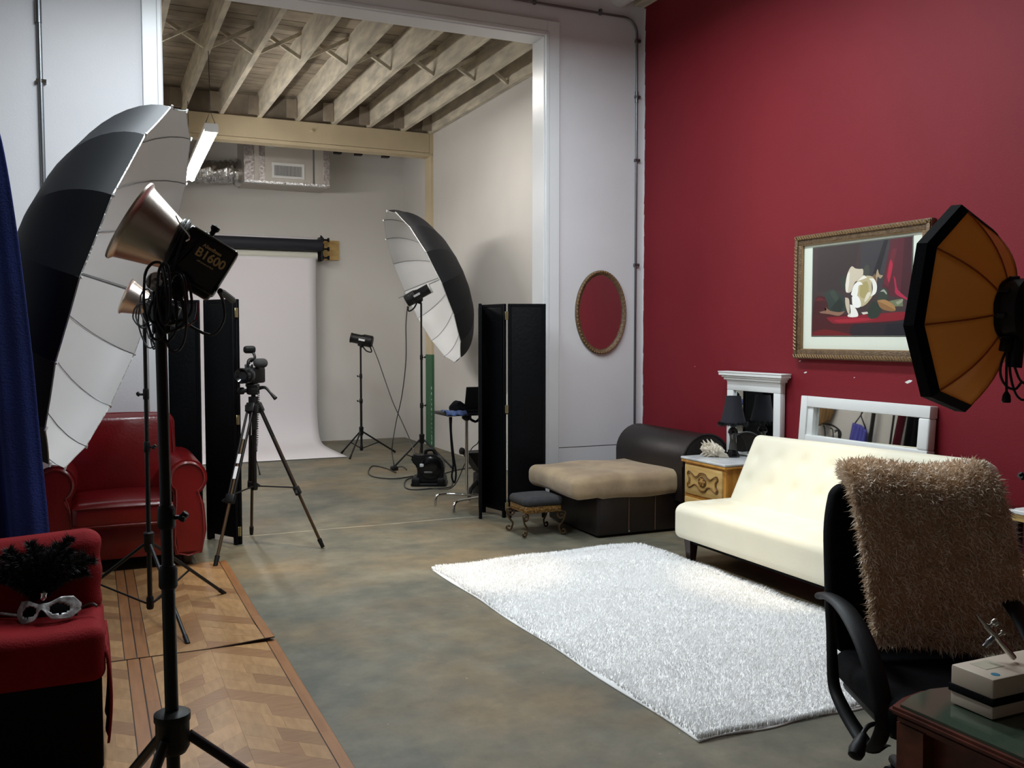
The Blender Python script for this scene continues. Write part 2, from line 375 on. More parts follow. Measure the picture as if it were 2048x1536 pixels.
bm = B(); box(bm, (XL, 7.38, 0), (XO0, 7.61, 4.95)); box(bm, (XO1, 7.38, 0), (4.67, 7.61, 4.95)); box(bm, (XO0, 7.38, ZO), (XO1, 7.61, 4.95))
wm_ = struct('wall_middle', bm, M_['white_wall'])
bm = B(); box(bm, (3.80, 7.3785, 0.548), (4.53, 7.381, 0.553)); obj('panel_joint', bm, M_['grey_steel'], wm_, smooth=False)
bm = B(); box(bm, (-3.4, -2.7, 0), (-3.2, 7.6, 4.95)); struct('wall_left', bm, M_['white_wall'])
bm = B(); box(bm, (-3.4, -2.7, 0), (4.87, -2.5, 4.95)); struct('wall_front', bm, M_['dark_wall'])
bm = B(); box(bm, (-1.4, 13.6, 0), (4.56, 13.8, 4.95)); struct('wall_back', bm, M_['studio_wall'])
bm = B(); box(bm, (4.36, 7.61, 0), (4.56, 13.6, 4.95)); wbr = struct('wall_back_right', bm, M_['studio_wall'])
bm = B(); box(bm, (-1.4, 7.61, 0), (-1.2, 13.6, 4.95)); struct('wall_back_left', bm, M_['studio_wall'])
# casing boards with a bead, and the lining of the thick wall
def casing(n, boards):
    bm = B()
    for lo, hi in boards: rb(bm, lo, hi, 0.004, 1)
    return struct('trim_%d' % n, bm, M_['trim'])
casing(1, [((XO1, 7.352, 0), (3.79, 7.379, ZO + 0.115)), ((XO1 - 0.012, 7.345, 0), (XO1 + 0.02, 7.38, ZO + 0.02)), ((XO1 - 0.02, 7.38, 0), (XO1 - 0.001, 7.612, ZO))])
casing(2, [((0.392, 7.352, 0), (XO0, 7.379, ZO + 0.115)), ((XO0 - 0.02, 7.345, 0), (XO0 + 0.012, 7.38, ZO + 0.02)), ((XO0 + 0.001, 7.38, 0), (XO0 + 0.02, 7.612, ZO))])
casing(3, [((XO0, 7.352, ZO), (XO1, 7.379, ZO + 0.115)), ((XO0, 7.345, ZO - 0.012), (XO1, 7.38, ZO + 0.02)), ((XO0 + 0.02, 7.38, ZO - 0.02), (XO1 - 0.02, 7.612, ZO - 0.001))])
# timber post of the right wall, lower part painted green
bm = B(); box(bm, (4.325, 12.25, 1.29), (4.362, 12.5, 4.02)); obj('post', bm, M_['beam'], wbr, smooth=False)
bm = B(); box(bm, (4.323, 12.245, 0), (4.362, 12.505, 1.29)); gp = obj('green_post_foot', bm, M_['green'], wbr, smooth=False, label='green painted lower end of the timber post')
for k in range(14):
    z = 0.03 + 0.85 * (k / 14) ** 1.3; bm = B(); w = random.uniform(0.012, 0.04); h = random.uniform(0.02, 0.05); prism(bm, [(4.323, 12.245, z), (4.323 , 12.245 + w, z + 0.01), (4.323, 12.245 + w * 0.7, z + h), (4.323, 12.245, z + h * 0.8)], (-0.0012, -0.0012, 0)); obj('paint_chip', bm, M_['white_wall'], gp, smooth=False)

# timber ceiling of the back studio
bm = B(); box(bm, (-1.4, 7.5, 4.66), (4.56, 13.8, 4.95)); ceil = struct('ceiling', bm, M_['deck'])
y = 7.6; i = 0
while y < 13.58:
    w = 0.14 + 0.012 * random.random()
    bm = B(); box(bm, (-1.2, y, 4.612 + random.random() * 0.006), (4.36, min(y + w - 0.008, 13.6), 4.665)); obj('deck_plank', bm, M_['deck'], ceil, smooth=False)
    y += w
JX = [-0.76, -0.29, 0.18, 0.645, 1.106, 1.567, 2.033, 2.507, 2.977, 3.456, 3.93, 4.33]
for k, x in enumerate(JX):
    bm = B(); dz = random.uniform(-0.004, 0.004); dx = random.uniform(-0.008, 0.008)
    vs = box(bm, (x - 0.027, 7.61, 4.322 + dz), (x + 0.027, 12.46, 4.618))
    for v in vs:
        if v.co.y > 10: v.co.x += dx
    obj('joist', bm, M_['joist'], ceil, smooth=False)
for a, b in zip(JX[2:], JX[3:]):
    for s in (0, 1):
        bm = B(); p, q = Vector((a + 0.03, 9.56 + 0.045 * s, 4.585 if s else 4.35)), Vector((b - 0.03, 9.56 + 0.045 * s, 4.35 if s else 4.585))
        d = (q - p).normalized(); up = Vector((-d.z, 0, d.x)); n = Vector((0, 1, 0))
        M = basis(p, d, n, up); box(bm, (0, -0.02, -0.017), ((q - p).length, 0.02, 0.017), M)
        obj('cross_brace', bm, M_['joist'], ceil, smooth=False)
    bm = B(); box(bm, (a + 0.03, 12.33, 4.32), (b - 0.03, 12.37, 4.61)); obj('blocking', bm, M_['deck'], ceil, smooth=False)
    bm = B(); box(bm, (b - 0.16, 12.12, 4.33), (b - 0.03, 12.15, 4.56)); obj('joist_hanger', bm, M_['deck'], ceil, smooth=False)
bm = B(); box(bm, (-1.2, 12.25, 4.06), (4.30, 12.47, 4.32)); box(bm, (-1.2, 12.262, 4.012), (4.35, 12.46, 4.055)); box(bm, (4.305, 12.245, 4.045), (4.36, 12.48, 4.318))
bm2 = obj('beam', bm, M_['beam'], ceil, smooth=False)
bm = B(); lathe(bm, (2.69, 12.25, 4.21), (0, -1, 0), [(0.035, 0), (0.035, 0.006), (0.012, 0.008), (0.012, 0.03), (0.006, 0.032)], 12); obj('bolt', bm, M_['beam'], ceil)
for x in (3.25, 3.55, 3.95):
    bm = B(); box(bm, (x - 0.05, 13.1, 4.12), (x + 0.05, 13.2, 4.17)); obj('pipe_strap', bm, M_['black_metal'], ceil, smooth=False)
# front room ceiling, timber ledger over the red wall, joists above the frame
bm = B(); box(bm, (-3.4, -2.7, 4.8), (4.87, 7.5, 4.95)); ceil2 = struct('ceiling', bm, M_['joist'])
bm = B(); box(bm, (4.55, -2.5, 4.535), (4.67, 7.38, 4.8)); obj('ledger', bm, M_['joist'], ceil2, smooth=False)
for x in np.arange(-2.8, 4.4, 0.6):
    bm = B(); box(bm, (x - 0.03, -2.5, 4.6), (x + 0.03, 7.38, 4.8)); obj('joist', bm, M_['joist'], ceil2, smooth=False)

# ------------------------------------------------------------------ pipes on the white wall
bm = B(); c = [(4.44, 7.0)]
lathe(bm, (4.403, 7.378, 4.623), (0, -1, 0), [(0.122, 0), (0.122, 4.0)], 28)
tag(obj('vent_pipe', bm, M_['enamel']), 'fat white vent pipe under the ceiling at the top of the red corner', 'pipe')
t = thing('conduit_pipe', 'thin steel conduit bent round the corner of the white wall right of the opening', 'pipe', (4.58, 7.36, 0))
bm = B(); pts = [(-0.3, 7.362, 4.415), (4.44, 7.362, 4.415)] + [(4.44 + 0.14 * math.sin(a), 7.362, 4.415 - 0.14 * (1 - math.cos(a))) for a in np.linspace(0.2, PI / 2, 7)] + [(4.58, 7.362, 0.03)]
tube(bm, pts, 0.0105, 10); obj('pipe', bm, M_['grey_steel'], t)
for p, v in (((3.55, 4.415), 0), ((4.2, 4.415), 0), ((4.58, 4.22), 1), ((4.58, 3.72), 1), ((4.58, 2.2), 1), ((4.58, 3.15), 1)):
    bm = B()
    if v: box(bm, (p[0] - 0.015, 7.35, p[1] - 0.012), (p[0] + 0.035, 7.379, p[1] + 0.012)); lathe(bm, (p[0] + 0.025, 7.36, p[1]), (0, -1, 0), [(0.006, 0), (0.006, 0.02)], 8)
    else: box(bm, (p[0] - 0.012, 7.35, p[1] - 0.015), (p[0] + 0.012, 7.379, p[1] + 0.035)); lathe(bm, (p[0], 7.36, p[1] + 0.025), (0, -1, 0), [(0.006, 0), (0.006, 0.02)], 8)
    obj('pipe_clip', bm, M_['grey_steel'], t)
bm = B(); lathe(bm, (4.58, 7.362, 3.72), (0, 0, 1), [(0.015, -0.05), (0.015, 0.05)], 12); obj('coupling', bm, M_['grey_steel'], t)
t = thing('conduit_pipe', 'grey steel conduit running straight down the white wall at the far left', 'pipe', (-0.276, 7.36, 0))
bm = B(); tube(bm, [(-0.262, 7.36, 0.02), (-0.276, 7.36, 4.79)], 0.016, 12); obj('pipe', bm, M_['grey_steel'], t)
bm = B(); box(bm, (-0.30, 7.345, 3.31), (-0.235, 7.379, 3.335)); lathe(bm, (-0.243, 7.355, 3.322), (0, -1, 0), [(0.007, 0), (0.007, 0.02)], 8); obj('pipe_clip', bm, M_['chrome'], t)
bm = B(); lathe(bm, (-0.2755, 7.36, 3.78), (0, 0, 1), [(0.021, -0.06), (0.021, 0.1)], 12); obj('coupling', bm, M_['grey_steel'], t)

# ------------------------------------------------------------------ lamps
t = thing('strip_light', 'twin-tube fluorescent strip lamp hanging lit from a chain in the back studio', 'lamp', (1.125, 9.58, 3.6))
dy = Vector((0.004, 2.3, -0.11)); p0 = Vector((1.122, 9.57, 3.53))
bm = B(); M = basis(p0, Vector((1, 0, 0)), dy.normalized(), Vector((0, 0.05, 1)).normalized()); L_ = dy.length
rb(bm, (-0.06, -0.01, 0.03), (0.06, L_ + 0.01, 0.085), 0.006, 1, M); box(bm, (-0.065, -0.03, -0.005), (0.065, -0.008, 0.07), M); box(bm, (-0.065, L_ + 0.008, -0.005), (0.065, L_ + 0.03, 0.07), M)
obj('housing', bm, M_['enamel'], t)
for s in (-1, 1):
    bm = B(); cyl(bm, p0 + Vector((0.036 * s, 0, 0.0)), p0 + dy + Vector((0.036 * s, 0, 0.0)), 0.019, n=12); obj('tube', bm, M_['tube_light'], t)
for y_ in (0.06, 2.2):
    q = p0 + dy * (y_ / 2.3) + Vector((0, 0, 0.085)); bm = B()
    tube(bm, [q + Vector((-0.05, 0, 0)), q + Vector((0, 0, 0.13)), q + Vector((0.05, 0, 0))], 0.004, 6)
    tube(bm, [q + Vector((0, 0, 0.13)), (q.x - 0.008, q.y, 4.33)], 0.0035, 6); obj('hanger_chain', bm, M_['black_metal'], t)
for (x, y, lab) in ((0.55, 5.1, 'cool fluorescent strip lamp on the front ceiling left of the rug'), (2.9, 4.9, 'cool fluorescent strip lamp on the front ceiling above the rug')):
    t = thing('strip_light', lab, 'lamp', (x, y, 4.2))
    bm = B(); rb(bm, (x - 0.07, y - 1.22, 4.23), (x + 0.07, y + 1.22, 4.3), 0.006, 1); obj('housing', bm, M_['enamel'], t)
    for s in (-1, 1):
        bm = B(); cyl(bm, (x + 0.04 * s, y - 1.2, 4.21), (x + 0.04 * s, y + 1.2, 4.21), 0.016, n=10); obj('tube', bm, M_['tube_cool'], t)
    for s in (-1, 1):
        bm = B(); tube(bm, [(x, y + s, 4.3), (x, y + s, 4.8)], 0.004, 6); obj('hanger_chain', bm, M_['black_metal'], t)

# ------------------------------------------------------------------ air duct on the back wall
t = thing('air_duct', 'foil-faced box duct with a white grille high on the back wall', 'duct', (2.5, 13.5, 3.6))
DX0, DX1, DZ0, DZ1, DY = 1.94, 3.09, 3.62, 4.4, 12.98
bm = B(); rb(bm, (DX0, DY, DZ0), (DX1, 13.598, DZ1), 0.01, 1); obj('body', bm, M_['duct'], t)
for (x0, x1) in ((DX0 - 0.006, DX0 + 0.13), (DX0 + 0.19, DX0 + 0.27), (DX1 - 0.085, DX1 + 0.006)):
    bm = B(); rb(bm, (x0, DY - 0.006, DZ0 - 0.004), (x1, DY + 0.1, DZ1), 0.003, 1); obj('foil_tape', bm, M_['tape'], t)
bm = B(); rb(bm, (DX0 - 0.005, DY - 0.008, DZ0 - 0.008), (DX1 + 0.005, DY + 0.08, DZ0 + 0.03), 0.003, 1); obj('foil_tape', bm, M_['foil'], t)
bm = B(); box(bm, (2.86, DY - 0.003, DZ0), (2.885, DY, DZ1)); obj('seam', bm, M_['vent_dark'], t, smooth=False)
bm = B(); box(bm, (2.26, DY - 0.002, 4.1), (2.34, DY, 4.22)); obj('sticker', bm, mat('sticker', (176, 196, 190), 0.6), t, smooth=False)
GX0, GX1, GZ0, GZ1 = 2.30, 2.74, 3.69, 3.90
g = None
bm = B()
for lo, hi in (((GX0, DY - 0.02, GZ0), (GX1, DY, GZ0 + 0.035)), ((GX0, DY - 0.02, GZ1 - 0.035), (GX1, DY, GZ1)), ((GX0, DY - 0.02, GZ0 + 0.035), (GX0 + 0.035, DY, GZ1 - 0.035)), ((GX1 - 0.035, DY - 0.02, GZ0 + 0.035), (GX1, DY, GZ1 - 0.035))): box(bm, lo, hi)
g = obj('grille', bm, M_['enamel'], t, smooth=False)
bm = B(); box(bm, (GX0 + 0.035, DY - 0.004, GZ0 + 0.035), (GX1 - 0.035, DY - 0.002, GZ1 - 0.035)); obj('opening', bm, M_['vent_dark'], g, smooth=False)
for k in range(19):
    x = GX0 + 0.045 + k * 0.0192; bm = B(); box(bm, (x, DY - 0.016, GZ0 + 0.035), (x + 0.006, DY - 0.004, GZ1 - 0.035)); obj('slat', bm, M_['enamel'], g, smooth=False)
t = thing('flexible_duct', 'crinkled silver flexible duct entering the box duct from the left', 'duct', (1.4, 13.4, 3.6))
bm = B()
def fx(u, v):
    x = 0.2 + u * 1.735; a = 2 * PI * v; r = 0.15 + 0.008 * math.sin(u * 150) + 0.008 * math.sin(a * 7 + u * 43) + 0.006 * math.sin(a * 13 - u * 90)
    return (x, 13.36 + r * math.cos(a), 3.79 + r * math.sin(a) + 0.02 * math.sin(u * 7))
grid(bm, fx, 110, 30); obj('sleeve', bm, M_['foil'], t, angle=80)
bm = B(); lathe(bm, (1.86, 13.36, 3.79), (1, 0, 0), [(0.17, 0), (0.19, 0.03), (0.18, 0.078)], 24); obj('collar', bm, M_['foil'], t)

# ------------------------------------------------------------------ paper backdrop
PX0, PX1 = 0.25, 3.0
t = thing('paper_backdrop', 'white seamless paper backdrop rolled down the back wall onto the floor', 'backdrop', (1.6, 13.2, 0))
bm = B(); cyl(bm, (PX0, 13.42, 2.69), (PX1, 13.42, 2.69), 0.062, n=24); obj('roll', bm, M_['ivory_roll'], t)
prof = [(13.36, 2.66), (13.365, 2.3), (13.37, 1.5), (13.37, 0.8), (13.36, 0.45), (13.31, 0.22), (13.2, 0.08), (13.0, 0.022), (12.7, 0.008), (12.2, 0.006), (11.66, 0.006)]
pc = catmull([(0, a, b) for a, b in prof], 5); bm = B()
def pf(u, v):
    k = v * (len(pc) - 1); i = min(int(k), len(pc) - 2); p = pc[i].lerp(pc[i + 1], k - i)
    w = PX0 + 0.03 + u * (PX1 - PX0 - 0.06); return (w, p.y + 0.004 * math.sin(u * 17 + p.z * 2) * min(1, p.z), p.z + 0.001)
grid(bm, pf, 24, 50); s_ = obj('sheet', bm, M_['paper'], t, recalc=False)
sm = s_.modifiers.new('t', 'SOLIDIFY'); sm.thickness = 0.002
t = thing('backdrop_roll', 'dark navy rolled-up backdrop above the white paper roll', 'backdrop', (1.6, 13.4, 2.83))
bm = B(); cyl(bm, (PX0 - 0.05, 13.35, 2.84), (3.06, 13.35, 2.84), 0.083, n=28); obj('roll', bm, M_['navy_roll'], t)
bm = B(); cyl(bm, (3.06, 13.35, 2.84), (3.085, 13.35, 2.84), 0.035, n=16); obj('core', bm, M_['black_plastic'], t)
t = thing('backdrop_roll', 'pale rolled-up backdrop showing as a thin strip above the navy roll', 'backdrop', (1.6, 13.5, 2.93))
bm = B(); cyl(bm, (PX0, 13.52, 2.915), (PX1 - 0.01, 13.52, 2.915), 0.055, n=20); obj('roll', bm, M_['paper'], t)
t = thing('roller_bracket', 'plywood plate with black roller hooks at the right end of the backdrop rolls', 'bracket', (3.2, 13.58, 2.65))
bm = B(); box(bm, (3.05, 13.57, 2.655), (3.36, 13.599, 2.94)); obj('board', bm, M_['ply'], t, smooth=False)
bm = B(); rb(bm, (3.045, 13.34, 2.62), (3.075, 13.57, 2.97), 0.006, 1); obj('hook_plate', bm, M_['black_metal'], t)
for z in (2.93, 2.80, 2.675):
    bm = B(); lathe(bm, (3.07, 13.42, z), (1, 0, 0), [(0.03, 0), (0.03, 0.03), (0.014, 0.035), (0.014, 0.08), (0.03, 0.09), (0.032, 0.11), (0.012, 0.115)], 14); obj('knob', bm, M_['black_plastic'], t)
    bm = B(); tube(bm, [(3.05, 13.5, z - 0.03), (3.05, 13.4, z - 0.05), (3.05, 13.34, z), (3.05, 13.36, z + 0.05)], 0.012, 8, 4); obj('hook', bm, M_['black_metal'], t)

# ------------------------------------------------------------------ studio gear
def light_stand(label, base, ztop, hub, feet, secs, foot_r=0.011, hub_r=0.03, low=0.1, group=None, lean=(0, 0)):
    """secs: list of (z, radius, knob direction) bottom to top; each section is a tube with a collar and knob"""
    bx, by = base; t = thing('light_stand', label, 'light stand', (bx, by, 0), group)
    ax = lambda z: Vector((bx + lean[0] * z, by + lean[1] * z, z))
    zs = [low] + [s[0] for s in secs] + [ztop]; rs = [s[1] for s in secs]; rs = [rs[0] * 1.12] + rs
    for i in range(len(zs) - 1):
        bm = B(); cyl(bm, ax(zs[i]), ax(zs[i + 1]), rs[i], n=18); obj('pole', bm, M_['black_metal'], t)
    for (z, r, kd) in secs:
        bm = B(); lathe(bm, ax(z - 0.028), (0, 0, 1), [(r * 1.3, 0), (r * 1.55, 0.006), (r * 1.55, 0.05), (r * 1.2, 0.06)], 18); c = obj('collar', bm, M_['black_plastic'], t)
        if kd is not None:
            d = Vector((kd[0], kd[1], 0)).normalized(); p = ax(z) + d * r * 1.3; bm = B()
            cyl(bm, p, p + d * 0.022, 0.006, n=8); cyl(bm, p + d * 0.018 + Vector((0, 0, -0.006)), p + d * 0.032 + Vector((0, 0, 0.012)), 0.011, 0.008, n=10)
            s = d.cross(Vector((0, 0, 1))); cyl(bm, p + d * 0.028 - s * 0.018, p + d * 0.028 + s * 0.018, 0.0055, n=8)
            obj('knob', bm, M_['black_plastic'], c)
    bm = B(); lathe(bm, ax(hub - 0.035), (0, 0, 1), [(hub_r * 0.8, -0.035), (hub_r, -0.02), (hub_r, 0.045), (hub_r * 1.08, 0.05), (hub_r * 1.08, 0.068), (hub_r * 0.75, 0.075)], 20); obj('hub', bm, M_['black_plastic'], t)
    bm = B(); lathe(bm, ax(low), (0, 0, 1), [(hub_r * 0.6, -0.03), (hub_r * 0.75, -0.02), (hub_r * 0.75, 0.03), (hub_r * 0.6, 0.04)], 16); obj('lower_collar', bm, M_['black_plastic'], t)
    for (fx_, fy_) in feet:
        d = Vector((fx_ - bx, fy_ - by, 0)).normalized(); p0 = ax(hub) + d * hub_r * 0.95 + Vector((0, 0, -0.03)); p1 = Vector((fx_, fy_, foot_r + 0.004))
        bm = B(); cyl(bm, p0, p1, foot_r, n=12); lg = obj('leg', bm, M_['black_metal'], t)
        bm = B(); e = (p1 - p0).normalized(); cyl(bm, p1 - e * 0.045, p1 + e * 0.008, foot_r * 1.3, n=12); obj('rubber_foot', bm, M_['black_plastic'], lg)
        bm = B(); m = p0.lerp(p1, 0.5); cyl(bm, m, ax(low) + d * hub_r * 0.6, foot_r * 0.6, n=8); obj('brace', bm, M_['black_metal'], t)
    return t

def strobe(label, name, rim, axis, dims, refl, group=None):
    """rim: centre of the reflector mouth, axis: from mouth to the back of the head"""
    d = Vector(axis).normalized(); x, y, _ = frame(d); rim = Vector(rim)
    return d, x, y, rim

def umbrella(label, centre, n, R, depth, shaft, nr=16, roll=0.0):
    """n: opening direction"""
    c = Vector(centre); n = Vector(n).normalized(); x, y, _ = frame(n)
    t = thing('reflective_umbrella', label, 'umbrella', tuple(c - n * depth))
    def pt(u, a, off=0.0, sag=1.0):
        # u 0 apex .. 1 rim ; deep parabolic section, panels pulled in between the ribs
        r = R * math.sin(u * PI / 2) ** 0.92; h = depth * (1 - math.cos(u * PI / 2) ** 1.15)
        k = (a / (2 * PI) * nr) % 1.0; s = 1 - sag * (0.006 * math.sin(PI * k) * u)
        r = r * (math.cos(PI / nr) / math.cos((k - 0.5) * 2 * PI / nr)) * (0.25 + 0.75) * s if u > 0.02 else r
        return c - n * (depth - h + off) + (x * math.cos(a + roll) + y * math.sin(a + roll)) * (r - off * 0)
    NA = nr * 4
    for nm, off, mm in (('canopy', 0.006, 'umb_black'), ('lining', 0.0, 'umb_white')):
        bm = B(); grid(bm, lambda u, v: pt(0.015 + 0.985 * v, 2 * PI * u, off * (1 - v * 0.6)), NA, 14, closeu=True)
        o = obj(nm, bm, M_[mm], t, angle=13, label='black outer cover' if nm == 'canopy' else 'white inner lining')
    for k in range(nr):
        a = 2 * PI * k / nr; bm = B()
        P = [pt(v, a, -0.008) for v in np.linspace(0.03, 1.0, 12)]; tube(bm, P, 0.0024, 6); r_ = obj('rib', bm, M_['grey_steel'], t)
        bm = B(); q = pt(1.0, a, -0.006); e = (q - c).normalized(); cyl(bm, q - e * 0.012, q + e * 0.012, 0.006, n=8); obj('rib_tip', bm, M_['enamel'], r_)
    bm = B()
    P = [pt(1.0, 2 * PI * k / NA, -0.003) for k in range(NA + 1)]
    for k in range(NA):
        a0 = 2 * PI * k / NA; a1 = 2 * PI * (k + 1) / NA
        p, q = pt(1.0, a0, -0.004), pt(1.0, a1, -0.004); p2, q2 = pt(0.986, a0, -0.004), pt(0.986, a1, -0.004)
        bm.faces.new([bm.verts.new(v) for v in (p, q, q2, p2)])
    obj('silver_hem', bm, M_['silver_hem'], t, recalc=False)
    bm = B(); cyl(bm, c - n * (depth + 0.05), c + n * shaft, 0.0045, n=8); obj('shaft', bm, M_['grey_steel'], t)
    bm = B(); lathe(bm, c - n * (depth + 0.04), n, [(0.008, 0), (0.016, 0.01), (0.016, 0.05), (0.01, 0.06)], 12); obj('cap', bm, M_['black_plastic'], t)
    return t

rt = Vector((0.9109, -0.4127, 0)); aw = Vector((0.4127, 0.9109, 0))
# ---- near stand with the big strobe
b0 = Vector((0.178, 2.50, 0))
feet = [tuple((b0 + (rt * math.cos(a) + aw * math.sin(a)) * 0.6)[:2]) for a in (math.radians(22), math.radians(140), math.radians(262))]
light_stand('tall black light stand nearest the camera beside the red chair', (b0.x, b0.y), 1.60, 0.545, feet, [(0.93, 0.0150, None), (1.085, 0.0143, (1, -0.4))], foot_r=0.0135, hub_r=0.042, low=0.10, lean=(-0.008, 0.02))

d1 = Vector((0.8520, -0.0948, -0.5149)); rim1 = Vector((0.099, 2.61, 1.848))
x1, y1, _ = frame(d1)
t = thing('studio_strobe', 'large silver-dish studio strobe head on the nearest stand', 'strobe', tuple(b0 + Vector((0, 0, 1.60))))
bm = B(); lathe(bm, rim1, d1, [(0.112, 0.0), (0.113, 0.006), (0.104, 0.012), (0.101, 0.02), (0.066, 0.125), (0.060, 0.142), (0.057, 0.142), (0.064, 0.12), (0.098, 0.018), (0.108, 0.003)], 48, cap0=False, cap1=False)
obj('reflector', bm, M_['reflector'], t, label='polished metal dish reflector')
bm = B(); cyl(bm, rim1 + d1 * 0.08, rim1 + d1 * 0.15, 0.03, n=20); obj('flash_tube', bm, M_['enamel'], t)
# body: rounded box along the axis, one broad side turned to the camera
side = Vector((rt - d1 * rt.dot(d1))).normalized(); view = d1.cross(Vector((0, 0, 1))).normalized()   # view = sideways, toward the camera
if view.dot(Vector((0, -1, 0))) < 0: view = -view
upv = view.cross(d1).normalized()
if upv.z < 0: upv = -upv
bc = rim1 + d1 * 0.142 + Vector((0, 0, 0.006))
MB = basis(bc, d1, view, upv)
bm = B(); rb(bm, (0.0, -0.058, -0.072), (0.136, 0.058, 0.066), 0.012, 3, MB); body = obj('body', bm, M_['black_gloss'], t)
bm = B(); rb(bm, (0.02, -0.048, -0.085), (0.13, 0.048, -0.06), 0.012, 3, MB); rb(bm, (0.03, -0.03, -0.125), (0.075, 0.03, -0.075), 0.008, 2, MB); obj('foot', bm, M_['black_plastic'], body)
bm = B(); lathe(bm, MB @ Vector((0.05, 0.0, 0.06)), upv, [(0.012, 0), (0.012, 0.008), (0.007, 0.012), (0.007, 0.022), (0.012, 0.028), (0.012, 0.036), (0.004, 0.04)], 14); obj('knob', bm, M_['black_plastic'], t)
bm = B(); lathe(bm, MB @ Vector((-0.012, 0, 0)), d1, [(0.066, 0), (0.066, 0.016)], 32); obj('mount_ring', bm, M_['black_metal'], t)
MT = basis(MB @ Vector((0.082, 0.0588, 0.012)), d1, upv, view)
text('lettering', 'B1600', 0.033, MT, M_['gold_text'], body, sx=0.95)
text('lettering', 'AlienBees', 0.013, basis(MB @ Vector((0.075, 0.0588, 0.034)), d1, upv, view), M_['gold_text'], body)
text('lettering', 'self-contained flash', 0.006, basis(MB @ Vector((0.078, 0.0588, -0.008)), d1, upv, view), M_['gold_text'], body)
# tilt bracket with its shiny cup knob on the stand head
bm = B(); hb = Vector((0.168, 2.545, 1.585)); rb(bm, (-0.022, -0.022, -0.03), (0.022, 0.022, 0.085), 0.006, 2, Matrix.Translation(hb))
tube(bm, [hb + Vector((0, 0, 0.06)), MB @ Vector((0.05, 0.0, -0.10))], 0.014, 10); obj('bracket', bm, M_['black_plastic'], t)
bm = B(); kp = Vector((0.158, 2.52, 1.685)); kd = (Vector((0, 0, 1.55)) - kp).normalized(); lathe(bm, kp, kd, [(0.012, -0.03), (0.022, 0.0), (0.026, 0.012), (0.024, 0.022), (0.012, 0.024), (0.004, 0.016)], 20); obj('tilt_knob', bm, M_['chrome'], t)
# coiled cords tied round the neck and hanging beside the pole
rr = random.Random(3)
nk = rim1 + d1 * 0.15
for k in range(7):
    bm = B(); a0 = rr.uniform(-0.02, 0.02); R0 = 0.066 + 0.010 * rr.random(); q = nk + d1 * (0.006 * k - 0.024)
    P = [q + view * (R0 * math.sin(a)) + upv * (R0 * 1.05 * math.cos(a)) + d1 * (a0 * math.cos(a)) for a in np.linspace(0, 2 * PI, 13)]
    tube(bm, P, 0.0042, 6, 3); obj('cord', bm, M_['cable'], t)
for k in range(9):
    bm = B(); sx_ = rr.uniform(-0.03, 0.05); z1 = 1.64 + rr.uniform(-0.03, 0.06); z0 = 1.54 + rr.uniform(-0.03, 0.05); w_ = rr.uniform(0.012, 0.034); y_ = 2.50 - 0.03 + rr.uniform(-0.02, 0.02)
    c_ = 0.165 + sx_; P = [(c_ - w_, y_, z1), (c_ - w_ * 1.1, y_, (z0 + z1) / 2), (c_ - w_ * 0.4, y_ - 0.01, z0), (c_ + w_ * 0.6, y_, z0 + 0.01), (c_ + w_, y_, (z0 + z1) / 2), (c_ + w_ * 0.7, y_, z1 + 0.02), (c_, y_ + 0.01, z1 + 0.035), (c_ - w_ * 0.7, y_, z1 + 0.02), (c_ - w_, y_, z1)]
    tube(bm, P, 0.0036, 6, 4); obj('cord', bm, M_['cable'], t)
bm = B(); tube(bm, [tuple((0.206, 2.518, 1.853)), tuple((0.215, 2.491, 1.828)), tuple((0.234, 2.469, 1.797)), tuple((0.225, 2.473, 1.787))], 0.0022, 6, 3); obj('wire_clip', bm, M_['chrome'], t)
bm = B(); tube(bm, [tuple((0.254, 2.506, 1.635)), tuple((0.248, 2.506, 1.59)), tuple((0.216, 2.498, 1.571)), tuple((0.2, 2.505, 1.565))], 0.003, 6, 2); obj('wire_clip', bm, M_['chrome'], t)
pb = MB @ Vector((0.15, 0.01, -0.045))
bm = B(); tube(bm, [pb, pb + d1 * 0.03 + Vector((0, 0, -0.005)), tuple((0.309, 2.505, 1.665)), tuple((0.317, 2.522, 1.643)), tuple((0.321, 2.539, 1.591)), tuple((0.289, 2.563, 1.552)), tuple((0.218, 2.597, 1.592))], [0.009, 0.009, 0.008, 0.004, 0.004, 0.004, 0.004], 8, 4); obj('power_cord', bm, M_['cable'], t)

# ---- second stand with the smaller dish and the huge umbrella
SX, SY = 0.27, 5.37
light_stand('black light stand in front of the red leather armchair', (SX, SY), 1.66, 0.45, [(0.700, 5.72), (0.415, 4.86), (-0.25, 5.56)], [(0.95, 0.0115, (1, -0.5)), (1.235, 0.0100, (-1, 0.2))], foot_r=0.0095, hub_r=0.026, low=0.095)
t = thing('studio_strobe', 'small silver-dish strobe head facing into the big umbrella', 'strobe', (SX, SY, 1.66))
d2 = Vector((0.9049, -0.1544, -0.3966)).normalized(); rim2 = Vector((0.183, 5.481, 1.766))
bm = B(); lathe(bm, rim2, d2, [(0.102, 0.0), (0.103, 0.006), (0.095, 0.012), (0.092, 0.02), (0.060, 0.115), (0.055, 0.13), (0.052, 0.13), (0.09, 0.018)], 36, cap0=False, cap1=False); obj('reflector', bm, M_['reflector'], t, label='polished metal dish reflector')
bm = B(); cyl(bm, rim2 + d2 * 0.08, rim2 + d2 * 0.135, 0.03, n=16); obj('flash_tube', bm, M_['enamel'], t)
v2 = d2.cross(Vector((0, 0, 1))).normalized(); u2 = v2.cross(d2).normalized()
u2 = u2 if u2.z > 0 else -u2
M2 = basis(rim2 + d2 * 0.13, d2, v2, u2)
